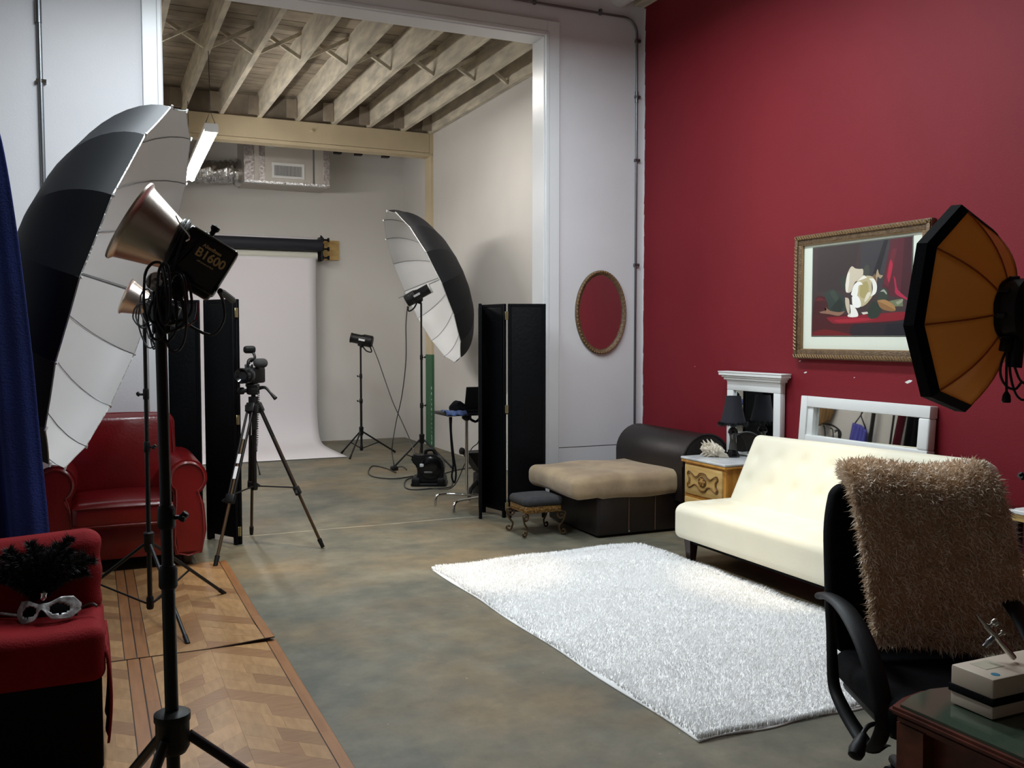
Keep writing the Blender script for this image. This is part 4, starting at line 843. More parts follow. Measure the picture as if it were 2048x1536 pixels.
bm = B(); P = [Mt @ Vector((0.36, 0.0, 0.03)), Mt @ Vector((0.368, -0.012, 0.3)), Mt @ Vector((0.355, 0.0, 0.55)), Mt @ Vector((0.30, 0.02, 0.592)), Mt @ Vector((0, 0.015, 0.60)), Mt @ Vector((-0.35, 0.02, 0.59))]; tube(bm, P, 0.005, 6, 5); obj('piping', bm, M_['red_leather'], t)
for x, y in ((-0.22, 6.6), (0.57, 6.6), (-0.2, 7.2), (0.55, 7.2)):
    bm = B(); cyl(bm, (x, y, 0.0), (x, y, 0.092), 0.028, 0.04, n=14); obj('foot', bm, M_['dark_wood'], t)

# ------------------------------------------------------------------ red fabric chair at the left edge
t = thing('fabric_chair', 'low red fabric chair with a black front in the left foreground', 'chair', (-0.4, 3.75, 0))
bm = B(); cushion(bm, (-0.98, 3.50, 0.335), (0.028, 3.95, 0.535), 0.045, (18, 8, 5), lambda p, q: p + Vector((0, 0, 0.010 * math.sin(p.x * 9) * (q[2] > 0)))); obj('seat', bm, M_['red_fabric'], t)
Mt = Matrix.Translation((0, 3.79, 0.50)) @ Matrix.Rotation(math.radians(-4), 4, 'X')
bm = B(); cushion(bm, (-0.96, 0.0, 0.0), (0.022, 0.17, 0.325), 0.06, (18, 5, 8), lambda p, q: p + Vector((0.004 * math.sin(p.z * 50), -0.012 * (1 - q[2] ** 2) * (q[1] < 0), (0.014 * math.sin(p.x * 4 + 0.5) - 0.012) * (q[2] > 0))), Mt); obj('backrest', bm, M_['red_fabric'], t)
bm = B(); rb(bm, (-0.97, 3.515, 0.02), (0.015, 3.95, 0.36), 0.015, 2); obj('black_skirt', bm, M_['black_fabric'], t, label='black fabric front and base')
bm = B(); grid(bm, lambda u, v: (0.026 + 0.012 * math.sin(v * 3.1) + 0.004 * math.sin(u * 14), 3.53 + 0.4 * u, 0.44 - 0.33 * v), 14, 10); o = obj('side_drape', bm, M_['red_fabric'], t, recalc=False); sm = o.modifiers.new('t', 'SOLIDIFY'); sm.thickness = 0.008
# mask and plume on the chair
t = thing('feather_mask', 'silver carnival eye mask with a black feather plume on the red chair', 'mask', (-0.18, 3.62, 0.54))
mc = Vector((-0.168, 3.671, 0.576)); fx_ = Vector((0.93, -0.30, 0.10)).normalized(); fn_ = Vector((0.02, -0.86, 0.42)); fn_ = (fn_ - fx_ * fn_.dot(fx_)).normalized(); fu = fn_.cross(fx_).normalized(); fu = fu if fu.z > 0 else -fu
Mm = basis(mc, fx_, fu, fn_) @ Matrix.Diagonal((1.12, 0.95, 1.0, 1))
bm = B(); NU, NV = 30, 14; vs = {}
def mo(u):   # outline half heights over u in -1..1
    top = 0.036 + 0.018 * math.cos(u * PI * 1.0) * -1 * (abs(u) < 0.5) + 0.012 * (abs(u) ** 1.5) - 0.03 * max(0, abs(u) - 0.8) / 0.2
    bot = -0.034 - 0.012 * math.cos((abs(u) - 0.5) * PI) + 0.028 * math.exp(-(u / 0.16) ** 2) + 0.028 * max(0, abs(u) - 0.75) / 0.25
    return top, bot
for i in range(NU + 1):
    u = i / NU * 2 - 1; tp, bt = mo(u)
    for j in range(NV + 1):
        y = bt + (tp - bt) * j / NV; z = -0.05 * u * u + 0.022 * math.exp(-(u / 0.14) ** 2) * (1 - j / NV * 0.5) + 0.012 * math.exp(-(((abs(u) - 0.45) / 0.35) ** 2))
        vs[i, j] = bm.verts.new(Mm @ Vector((u * 0.098, y, z)))
for i in range(NU):
    for j in range(NV):
        u = (i + 0.5) / NU * 2 - 1; tp, bt = mo(u); y = bt + (tp - bt) * (j + 0.5) / NV
        if ((abs(u) - 0.46) / 0.27) ** 2 + ((y - 0.0 + 0.004) / 0.021) ** 2 < 1: continue
        bm.faces.new((vs[i, j], vs[i + 1, j], vs[i + 1, j + 1], vs[i, j + 1]))
o = obj('face', bm, M_['mask_silver'], t, angle=80); sm = o.modifiers.new('t', 'SOLIDIFY'); sm.thickness = 0.003
bm = B(); grid(bm, lambda u, v: Mm @ Vector(((u * 2 - 1) * 0.085, (v * 2 - 1) * 0.028, -0.004 - 0.05 * (u * 2 - 1) ** 2)), 10, 4); obj('eye_lining', bm, M_['black_fabric'], t, recalc=False)
bm = B(); lathe(bm, Mm @ Vector((0, 0.03, 0.01)), fu, [(0.004, 0), (0.012, 0.008), (0.010, 0.018), (0.014, 0.026), (0.004, 0.036)], 12); obj('jewel', bm, M_['chrome'], t)
for s in (-1, 1):
    bm = B(); tube(bm, [Mm @ Vector((0.095 * s, 0.0, -0.05)), Mm @ Vector((0.13 * s, 0.01, -0.05)), Mm @ Vector((0.15 * s, -0.005 + 0.02 * (s < 0), -0.04))], 0.005, 6, 4); obj('ribbon', bm, M_['mask_silver'] if s < 0 else M_['dark_wood'], t)
base_p = Vector(mc) + Vector((-0.02, 0.05, 0.03)); FB = []; FT = []
for k in range(18):
    a = math.radians(150 - k * 7.4) ; R_ = 0.17 + 0.03 * math.sin(k * 1.7) + (0.03 if k > 9 else 0)
    tip = base_p + Vector((math.cos(a) * R_ * 0.95 - 0.01, 0.055 + 0.02 * math.sin(a), math.sin(a) * R_ * 1.02)); q1 = base_p.lerp(tip, 0.55) + Vector((0, -0.03, 0.02)); tip = tip + Vector((0.012 * (1 if k > 9 else -1), -0.015, -0.012))
    P = catmull([base_p, q1, tip], 8); bm = B(); d_ = (tip - base_p).normalized(); s_ = d_.cross(Vector((0, -1, 0.2))).normalized()
    for i in range(len(P) - 1):
        w0 = 0.022 * math.sin(PI * min(1, 0.12 + i / (len(P) - 1) * 0.9)) ; w1 = 0.022 * math.sin(PI * min(1, 0.12 + (i + 1) / (len(P) - 1) * 0.9))
        for sg in (-1, 1):
            f = [P[i], P[i + 1], P[i + 1] + s_ * sg * w1 + Vector((0, 0.006, 0)), P[i] + s_ * sg * w0 + Vector((0, 0.006, 0))]
            bm.faces.new([bm.verts.new(v) for v in f])
    bmesh.ops.remove_doubles(bm, verts=bm.verts[:], dist=1e-5)
    o = obj('feather', bm, M_['feather'], t, recalc=False); sm = o.modifiers.new('t', 'SOLIDIFY'); sm.thickness = 0.001
    for i in range(len(P) - 1):
        for _ in range(60):
            p = P[i].lerp(P[i + 1], random.random()); FB.append(p); FT.append(p + s_ * random.uniform(-0.03, 0.03) + d_ * random.uniform(0, 0.022) + Vector((0, random.uniform(-0.02, 0.01), random.uniform(-0.006, 0.01))))
fur('feather_fluff', np.array(FB), np.array(FT), 0.003, M_['feather'], t)

# ------------------------------------------------------------------ blue curtain
t = thing('curtain', 'dark blue fabric curtain hanging at the left edge of the picture', 'curtain', (-0.6, 4.5, 0))
e0 = [(-0.386, 4.632, 2.604), (-0.332, 4.595, 2.39), (-0.285, 4.553, 2.025), (-0.238, 4.501, 1.489), (-0.212, 4.465, 1.06), (-0.19, 4.436, 0.717), (-0.186, 4.417, 0.417)]
ec = catmull([(-0.40, 4.66, 2.85)] + e0 + [(-0.16, 4.38, 0.05)], 6)
def cur(u, v):
    k = v * (len(ec) - 1); i = min(int(k), len(ec) - 2); e = ec[i].lerp(ec[i + 1], k - i)
    s = u * 1.0; f = 0.022 * math.sin(s * 34 + 1.5 * v) + 0.012 * math.sin(s * 61 + 2)
    amp = 0.5 + 0.7 * v
    return e - rt * s * 0.95 + aw * (f * amp) + Vector((0, 0, 0))
bm = B(); grid(bm, cur, 90, 44); o = obj('cloth', bm, M_['blue_curtain'], t, recalc=False); sm = o.modifiers.new('t', 'SOLIDIFY'); sm.thickness = 0.003
bm = B(); q = Vector((-0.40, 4.66, 2.86)); cyl(bm, q - rt * 0.12, q - rt * 1.3, 0.016, n=12); obj('rod', bm, M_['black_metal'], t)
bm = B(); q2 = q - rt * 1.2; cyl(bm, (q2.x, q2.y + 0.03, 0), (q2.x, q2.y + 0.03, 2.9), 0.016, n=12); obj('upright', bm, M_['black_metal'], t)

# ------------------------------------------------------------------ chaise
t = thing('chaise', 'dark brown leather chaise with a tan suede cushion in the red corner', 'chaise', (4.0, 6.6, 0))
bm = B(); rb(bm, (3.50, 6.15, 0.015), (4.55, 6.98, 0.315), 0.022, 3); base = obj('base', bm, M_['dark_leather'], t)
for x in (3.515, 3.78, 4.02):
    bm = B(); tube(bm, [(x, 6.147, 0.03), (x, 6.146, 0.30)], 0.0035, 6); obj('seam', bm, M_['stitch'] if x > 3.6 else M_['dark_leather'], base)
bm = B(); rb(bm, (3.775, 6.144, 0.03), (3.79, 6.15, 0.045), 0.002, 1); obj('tack', bm, M_['chrome'], base)
bm = B(); cushion(bm, (3.285, 6.11, 0.295), (4.29, 6.965, 0.487), 0.065, (22, 18, 5), lambda p, q: p + Vector((0, 0, 0.02 * (1 - q[0] ** 2) * (1 - q[1] ** 2) * (q[2] > 0) + 0.006 * math.sin(p.x * 11 + p.y * 7) + (0.018 * (q[0] < -0.5) if q[2] < 0 else 0)))); obj('cushion', bm, M_['suede'], t)
prof = [(4.20, 0.25)] + [(4.42 - 0.225 * math.cos(a), 0.55 + 0.225 * math.sin(a)) for a in np.linspace(-0.1, PI + 0.1, 18)] + [(4.64, 0.25)]
bm = B(); prism(bm, [(min(x, 4.645), 6.03, z) for x, z in prof], (0, 1.03, 0)); bmesh.ops.recalc_face_normals(bm, faces=bm.faces[:])
bmesh.ops.bevel(bm, geom=[e for e in bm.edges if abs(e.verts[0].co.y - e.verts[1].co.y) < 1e-6], offset=0.015, segments=2, affect='EDGES'); bo = obj('bolster', bm, M_['dark_leather'], t)
bm = B(); tube(bm, [(x, 6.03, z) for x, z in prof[1:-1]], 0.007, 6, 2); obj('piping', bm, M_['dark_leather'], bo)

# ------------------------------------------------------------------ foot stool
t = thing('footstool', 'small footstool with a charcoal cushion and scrolled metal legs by the chaise', 'stool', (3.19, 6.54, 0))
X0, X1, Y0, Y1 = 3.02, 3.315, 6.40, 6.68
bm = B(); cushion(bm, (X0 - 0.02, Y0 - 0.02, 0.235), (X1 + 0.02, Y1 + 0.02, 0.305), 0.033, (10, 10, 4), lambda p, q: p + Vector((0, 0, 0.015 * (1 - q[0] ** 2) * (1 - q[1] ** 2) * (q[2] > 0)))); obj('cushion', bm, M_['grey_fabric'], t)
bm = B(); rb(bm, (X0 - 0.008, Y0 - 0.008, 0.185), (X1 + 0.008, Y1 + 0.008, 0.24), 0.006, 1); ap_ = obj('apron', bm, M_['carved_gold'], t)
for k in range(11):
    bm = B(); x = X0 + 0.012 + k * 0.0275; lathe(bm, (x, Y0 - 0.008, 0.212), (0, -1, 0), [(0.011, 0), (0.009, 0.005), (0.002, 0.007)], 8); obj('carved_rosette', bm, M_['carved_gold'], ap_)
for k in range(10):
    bm = B(); y = Y0 + 0.015 + k * 0.0275; lathe(bm, (X0 - 0.008, y, 0.212), (-1, 0, 0), [(0.011, 0), (0.009, 0.005), (0.002, 0.007)], 8); obj('carved_rosette', bm, M_['carved_gold'], ap_)
for (x, y, sx_, sy_) in ((X0, Y0, -1, -1), (X1, Y0, 1, -1), (X0, Y1, -1, 1), (X1, Y1, 1, 1)):
    d = Vector((sx_, sy_ * 0.45, 0)).normalized(); P = []
    c0 = Vector((x, y, 0.155)) + d * 0.005
    for a in np.linspace(0, 2.6 * PI, 26): r_ = 0.008 + 0.030 * (1 - a / (2.6 * PI)); P.insert(0, c0 + d * (r_ * math.cos(a + 0.5)) + Vector((0, 0, r_ * math.sin(a + 0.5))))
    P += [Vector((x, y, 0.11)) + d * 0.02, Vector((x, y, 0.07)) - d * 0.012]
    c1 = Vector((x, y, 0.034)) + d * 0.022
    for a in np.linspace(PI * 0.95, 2.9 * PI, 18): r_ = 0.026 * (1 - (a - PI) / (2.6 * PI)); P.append(c1 + d * (r_ * math.cos(a)) + Vector((0, 0, r_ * math.sin(a))))
    bm = B(); tube(bm, P, 0.0075, 8, 2); obj('leg', bm, M_['bronze'], t)

# ------------------------------------------------------------------ night table, lamp, shell
t = thing('night_table', 'honey wood night table with carved drawers and a marble top beside the sofa', 'table', (4.38, 5.72, 0))
NX0, NX1, NY0, NY1 = 4.175, 4.60, 5.465, 5.98
bm = B(); rb(bm, (NX0, NY0, 0.06), (NX1, NY1, 0.585), 0.012, 2); body = obj('body', bm, M_['honey'], t)
bm = B(); rb(bm, (NX0 - 0.022, NY0 - 0.018, 0.580), (NX1, NY1 + 0.018, 0.602), 0.008, 2); obj('moulding', bm, M_['honey'], t)
bm = B(); rb(bm, (NX0 - 0.025, NY0 - 0.02, 0.601), (NX1, NY1 + 0.02, 0.622), 0.008, 3); obj('marble_top', bm, M_['marble'], t, label='pale marble top')
for zc in (0.455, 0.205):
    bm = B(); rb(bm, (NX0 - 0.016, NY0 + 0.025, zc - 0.112), (NX0 + 0.02, NY1 - 0.025, zc + 0.112), 0.008, 2); dr = obj('drawer', bm, M_['pale_drawer'], t)
    ym = (NY0 + NY1) / 2; xx = NX0 - 0.016
    # carved cartouche: one scrolled outline, mirrored
    half = [(0.0, 0.066), (0.035, 0.060), (0.06, 0.038), (0.10, 0.030), (0.135, 0.048), (0.175, 0.062), (0.19, 0.04), (0.172, 0.022), (0.168, 0.0), (0.172, -0.022), (0.19, -0.04), (0.175, -0.062), (0.135, -0.048), (0.10, -0.030), (0.06, -0.042), (0.035, -0.066), (0.0, -0.074)]
    full = half + [(-a, b) for a, b in half[::-1][1:-1]]; full.append(full[0])
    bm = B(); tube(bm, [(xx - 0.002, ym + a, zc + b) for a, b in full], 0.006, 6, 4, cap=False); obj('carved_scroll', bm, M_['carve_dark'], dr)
    bm = B(); tube(bm, [(xx - 0.004, ym + a * 0.93, zc + b * 0.86) for a, b in full], 0.004, 6, 4, cap=False); obj('carved_scroll', bm, M_['carve'], dr)
    oval = [(xx - 0.004, ym + 0.045 * math.cos(a), zc + 0.036 * math.sin(a)) for a in np.linspace(0, 2 * PI, 20)]
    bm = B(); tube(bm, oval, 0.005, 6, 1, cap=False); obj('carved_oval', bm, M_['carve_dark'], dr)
    bm = B()
    lathe(bm, (xx - 0.002, ym, zc), (-1, 0, 0), [(0.03, 0), (0.026, 0.008), (0.016, 0.012), (0.012, 0.018), (0.004, 0.02)], 12); kn = obj('pull', bm, M_['carve'], dr)
    for a in np.linspace(0, 2 * PI, 7)[:-1]:
        bm = B(); lathe(bm, (xx - 0.006, ym + 0.03 * math.cos(a), zc + 0.024 * math.sin(a)), (-1, 0, 0), [(0.011, 0), (0.008, 0.006), (0.002, 0.008)], 8); obj('carved_petal', bm, M_['carve'], dr)
for x, y in ((NX0 + 0.03, NY0 + 0.03), (NX0 + 0.03, NY1 - 0.03), (NX1 - 0.03, NY0 + 0.03), (NX1 - 0.03, NY1 - 0.03)):
    bm = B(); cyl(bm, (x, y, 0), (x, y, 0.065), 0.016, 0.026, n=12); obj('foot', bm, M_['honey'], t)
LX_, LY_ = 4.475, 5.775
t = thing('table_lamp', 'small black lamp with a feather-trimmed shade on the night table', 'lamp', (LX_, LY_, 0.622))
bm = B(); lathe(bm, (LX_, LY_, 0.622), (0, 0, 1), [(0.052, 0), (0.054, 0.012), (0.046, 0.03), (0.04, 0.038), (0.036, 0.055), (0.02, 0.062)], 8); obj('base', bm, M_['black_gloss'], t, smooth=False)
bm = B(); lathe(bm, (LX_, LY_, 0.68), (0, 0, 1), [(0.030, 0), (0.028, 0.03), (0.023, 0.07), (0.025, 0.10), (0.036, 0.14), (0.032, 0.155), (0.016, 0.17), (0.012, 0.21)], 24); obj('stem', bm, M_['glass_dark'], t, label='smoky glass stem')
bm = B(); lathe(bm, (LX_, LY_, 0.79), (0, 0, 1), [(0.024, 0), (0.039, 0.02), (0.036, 0.036), (0.018, 0.05)], 16); obj('collar', bm, M_['black_gloss'], t)
bm = B(); lathe(bm, (LX_, LY_, 0.878), (0, 0, 1), [(0.098, 0), (0.086, 0.05), (0.068, 0.13), (0.057, 0.212), (0.055, 0.212), (0.066, 0.13), (0.084, 0.05), (0.096, 0)], 36, False, False); sh = obj('shade', bm, mat('lamp_shade', (24, 24, 34), 0.8, bump=0.2, bscale=200), t)
nb = 1500; a = RNG.uniform(0, 2 * PI, nb); cl_ = 1 + 0.9 * np.exp(-((a - 2.9) / 0.35) ** 2)
bs = np.stack([LX_ + 0.096 * np.cos(a), LY_ + 0.096 * np.sin(a), 0.882 + RNG.uniform(-0.006, 0.006, nb)], 1)
tp = bs + np.stack([np.cos(a) * RNG.uniform(-0.005, 0.026, nb) * cl_, np.sin(a) * RNG.uniform(-0.005, 0.026, nb) * cl_, RNG.uniform(-0.03, 0.016, nb)], 1)
fur('feather_trim', bs, tp, 0.003, M_['feather'], sh)
bm = B(); tube(bm, [(LX_ + 0.02, LY_, 0.80), (LX_ + 0.05, LY_ - 0.02, 0.80), (LX_ + 0.075, LY_ - 0.05, 0.74), (LX_ + 0.08, LY_ - 0.08, 0.66), (LX_ + 0.07, LY_ - 0.14, 0.627), (LX_ + 0.06, LY_ - 0.27, 0.627)], 0.003, 6, 5); obj('cord', bm, M_['cable'], t)
t = thing('sea_shell', 'spiky pale conch shell on the marble table top', 'shell', (4.36, 5.865, 0.622))
sc = Vector((4.345, 5.865, 0.622)); ax_ = Vector((0.55, -0.8, -0.12)).normalized(); sxv, syv, _ = frame(ax_)
bm = B()
def shl(u, v):
    h = -0.085 + 0.19 * u; r = 0.058 * math.sin(PI * (0.06 + 0.90 * u)) ** 0.8 * (1 + 0.10 * math.sin(v * 2 * PI * 9) + 0.06 * math.sin(u * 60)); a = v * 2 * PI + u * 3
    p = sc + Vector((0, 0, 0.052)) + ax_ * h + sxv * (r * math.cos(a)) + syv * (r * math.sin(a) * 0.9)
    p.z = max(p.z, 0.623); return p
grid(bm, shl, 40, 54); o = obj('body', bm, M_['shell'], t, angle=80)
for k in range(26):
    a = k * 0.78; u = 0.12 + 0.5 * k / 26; h = -0.085 + 0.19 * u; d = sxv * math.cos(a) + syv * math.sin(a); r = 0.058 * math.sin(PI * (0.06 + 0.9 * u)) ** 0.8
    p = sc + Vector((0, 0, 0.052)) + ax_ * h + d * r * 0.85
    if p.z < 0.64: continue
    bm = B(); q = p + (d * 0.6 - ax_ * 0.5).normalized() * 0.04; cyl(bm, p, q, 0.012, 0.002, n=7); obj('spike', bm, M_['shell'], t)
bm = B(); prism(bm, [sc + Vector(p) for p in ((0.03, -0.06, 0.002), (0.07, -0.125, 0.004), (0.05, -0.13, 0.03), (0.02, -0.09, 0.05), (0.0, -0.05, 0.055))], (-0.012, -0.006, 0)); obj('lip', bm, M_['shell'], t)

# ------------------------------------------------------------------ mirrors and picture
def frame_rect(name, parent, X0, X1, y0, y1, z0, z1, w, m, r=0.005, M=None):
    for nm, lo, hi in ((name, (X0, y0, z0), (X1, y1, z0 + w)), (name, (X0, y0, z1 - w), (X1, y1, z1)), (name, (X0, y0, z0 + w), (X1, y0 + w, z1 - w)), (name, (X0, y1 - w, z0 + w), (X1, y1, z1 - w))):
        bm = B(); rb(bm, lo, hi, r, 2, M); obj(nm, bm, m, parent)
t = thing('wall_mirror', 'tall white framed mirror with a crown moulding behind the black lamp', 'mirror', (4.61, 5.72, 0.622))
ym0, ym1 = 5.40, 6.01
MY = Matrix.Translation((4.62, 5.40, 0)) @ Matrix.Rotation(math.radians(1.4), 4, 'Z') @ Matrix.Translation((-4.62, -5.40, 0))
for lo, hi in (((4.607, ym0, 0.626), (4.655, ym1, 0.642)), ((4.607, ym0, 1.125), (4.655, ym1, 1.20)), ((4.607, ym0, 0.642), (4.655, ym0 + 0.075, 1.125)), ((4.607, ym1 - 0.075, 0.642), (4.655, ym1, 1.125))):
    bm = B(); rb(bm, lo, hi, 0.005, 2, MY); obj('frame_rail', bm, M_['white_frame'], t)
bm = B(); box(bm, (4.628, ym0 + 0.07, 0.64), (4.632, ym1 - 0.07, 1.13), MY); obj('mirror_glass', bm, M_['mirror'], t, smooth=False)
bm = B()
for (o_, z0, z1) in ((0.0, 1.19, 1.205), (0.02, 1.205, 1.225), (0.035, 1.225, 1.24), (0.055, 1.24, 1.262), (0.06, 1.262, 1.272)): rb(bm, (4.602 - o_ * 0.7, ym0 - o_, z0), (4.658, ym1 + o_, z1), 0.003, 1, MY)
obj('crown', bm, M_['white_frame'], t)
t = thing('wall_mirror', 'long low white framed mirror on the red wall behind the sofa', 'mirror', (4.63, 4.6, 0.78))
y0_, y1_, z0_, z1_ = 4.052, 5.17, 0.775, 1.122
ML = Matrix.Translation((4.667, 0, z1_)) @ Matrix.Rotation(math.radians(4.5), 4, 'Y') @ Matrix.Translation((-4.668, 0, -z1_))
for lo, hi, nm in (((4.60, y0_, z0_), (4.667, y1_ - 0.065, z0_ + 0.075), 'frame_rail'), ((4.60, y0_, z1_ - 0.075), (4.667, y1_ - 0.065, z1_), 'frame_rail'), ((4.60, y0_, z0_ + 0.075), (4.667, y0_ + 0.085, z1_ - 0.075), 'frame_stile'), ((4.60, y1_ - 0.064, z0_), (4.667, y1_, z1_), 'frame_stile'), ((4.612, y1_ - 0.118, z0_ + 0.07), (4.655, y1_ - 0.064, z1_ - 0.07), 'inner_stile')):
    bm = B(); rb(bm, lo, hi, 0.012 if nm == 'frame_stile' and lo[1] < 4.5 else 0.004, 3, ML); obj(nm, bm, M_['white_frame'], t)
bm = B(); box(bm, (4.642, y0_ + 0.08, z0_ + 0.07), (4.646, y1_ - 0.11, z1_ - 0.07), ML); obj('mirror_glass', bm, M_['mirror'], t, smooth=False)
t = thing('oval_mirror', 'oval mirror in a beaded gold frame on the white wall', 'mirror', (4.22, 7.35, 1.76))
OC = Vector((4.222, 7.378, 1.762)); A_, C_ = 0.262, 0.378
bm = B(); nO = 72; prof = [(1.0, 0.0), (1.0, 0.018), (0.96, 0.03), (0.90, 0.026), (0.85, 0.012), (0.83, 0.012), (0.83, 0.0)]
rings = []
for s_, h in prof: rings.append([bm.verts.new(OC + Vector((((A_ - (1 - s_) * 0.26) ) * math.cos(a), -h, (C_ - (1 - s_) * 0.26) * math.sin(a)))) for a in np.linspace(0, 2 * PI, nO + 1)[:-1]])
for r0, r1 in zip(rings, rings[1:]):
    for i in range(nO): bm.faces.new((r0[i], r0[(i + 1) % nO], r1[(i + 1) % nO], r1[i]))
fr = obj('frame', bm, M_['gold_frame'], t)
for i in range(64):
    a = 2 * PI * i / 64; bm = B(); lathe(bm, OC + Vector(((A_ - 0.012) * math.cos(a), -0.024, (C_ - 0.012) * math.sin(a))), (0, -1, 0), [(0.0095, 0), (0.008, 0.006), (0.003, 0.009)], 6); obj('bead', bm, M_['gold_bead'], fr)
bm = B(); vs = [bm.verts.new(OC + Vector(((A_ - 0.04) * math.cos(a), -0.008, (C_ - 0.04) * math.sin(a)))) for a in np.linspace(0, 2 * PI, nO + 1)[:-1]]; bm.faces.new(vs); obj('mirror_glass', bm, M_['mirror'], t, smooth=False)

t = thing('framed_picture', 'gold framed magnolia still life in a cream mat on the red wall', 'picture', (4.64, 4.69, 1.386))
PY0, PY1, PZ0, PZ1 = 4.10, 5.292, 1.386, 2.262
for nm, lo, hi in (('frame_rail', (4.628, PY0, PZ0), (4.669, PY1, PZ0 + 0.068)), ('frame_rail', (4.628, PY0, PZ1 - 0.068), (4.669, PY1, PZ1)), ('frame_stile', (4.628, PY0, PZ0 + 0.068), (4.669, PY0 + 0.068, PZ1 - 0.068)), ('frame_stile', (4.628, PY1 - 0.068, PZ0 + 0.068), (4.669, PY1, PZ1 - 0.068))):
    bm = B(); rb(bm, lo, hi, 0.006, 2)
    rail = lo[1] == PY0 and hi[1] == PY1
    if rail: zc = hi[2] - 0.020 if lo[2] > 1.6 else lo[2] + 0.020; rb(bm, (4.619, lo[1] + 0.004, zc - 0.015), (4.63, hi[1] - 0.004, zc + 0.015), 0.005, 2)
    else: yc = lo[1] + 0.020 if lo[1] < 4.5 else hi[1] - 0.020; rb(bm, (4.619, yc - 0.015, lo[2] - 0.06), (4.63, yc + 0.015, hi[2] + 0.06), 0.005, 2)
    o = obj(nm, bm, M_['gold_frame'], t)
    bm = B()
    if rail:
        for k in range(48):
            y = lo[1] + 0.014 + k * 0.0247; tube(bm, [(4.618, y - 0.009, zc - 0.011), (4.614, y, zc), (4.618, y + 0.009, zc + 0.011)], 0.0045, 5, 1)
    else:
        for k in range(30):
            z = lo[2] + 0.004 + k * 0.0247; tube(bm, [(4.618, yc - 0.011, z - 0.009), (4.614, yc, z), (4.618, yc + 0.011, z + 0.009)], 0.0045, 5, 1)
    obj('carved_leaves', bm, M_['gold_bead'], o, kind='stuff')
frame_rect('gilt_lip', t, 4.632, 4.65, PY0 + 0.064, PY1 - 0.064, PZ0 + 0.064, PZ1 - 0.064, 0.009, M_['gold_bead'], 0.003)
bm = B(); box(bm, (4.652, PY0 + 0.06, PZ0 + 0.06), (4.66, PY1 - 0.06, PZ1 - 0.06)); obj('mat_board', bm, M_['mat_board'], t, smooth=False)
IY0, IY1, IZ0, IZ1 = 4.262, 5.128, 1.552, 2.163
frame_rect('mat_line', t, 4.650, 4.6525, IY0 - 0.008, IY1 + 0.008, IZ0 - 0.008, IZ1 + 0.008, 0.008, mat('mat_line', (84, 88, 78), 0.7), 0.001)
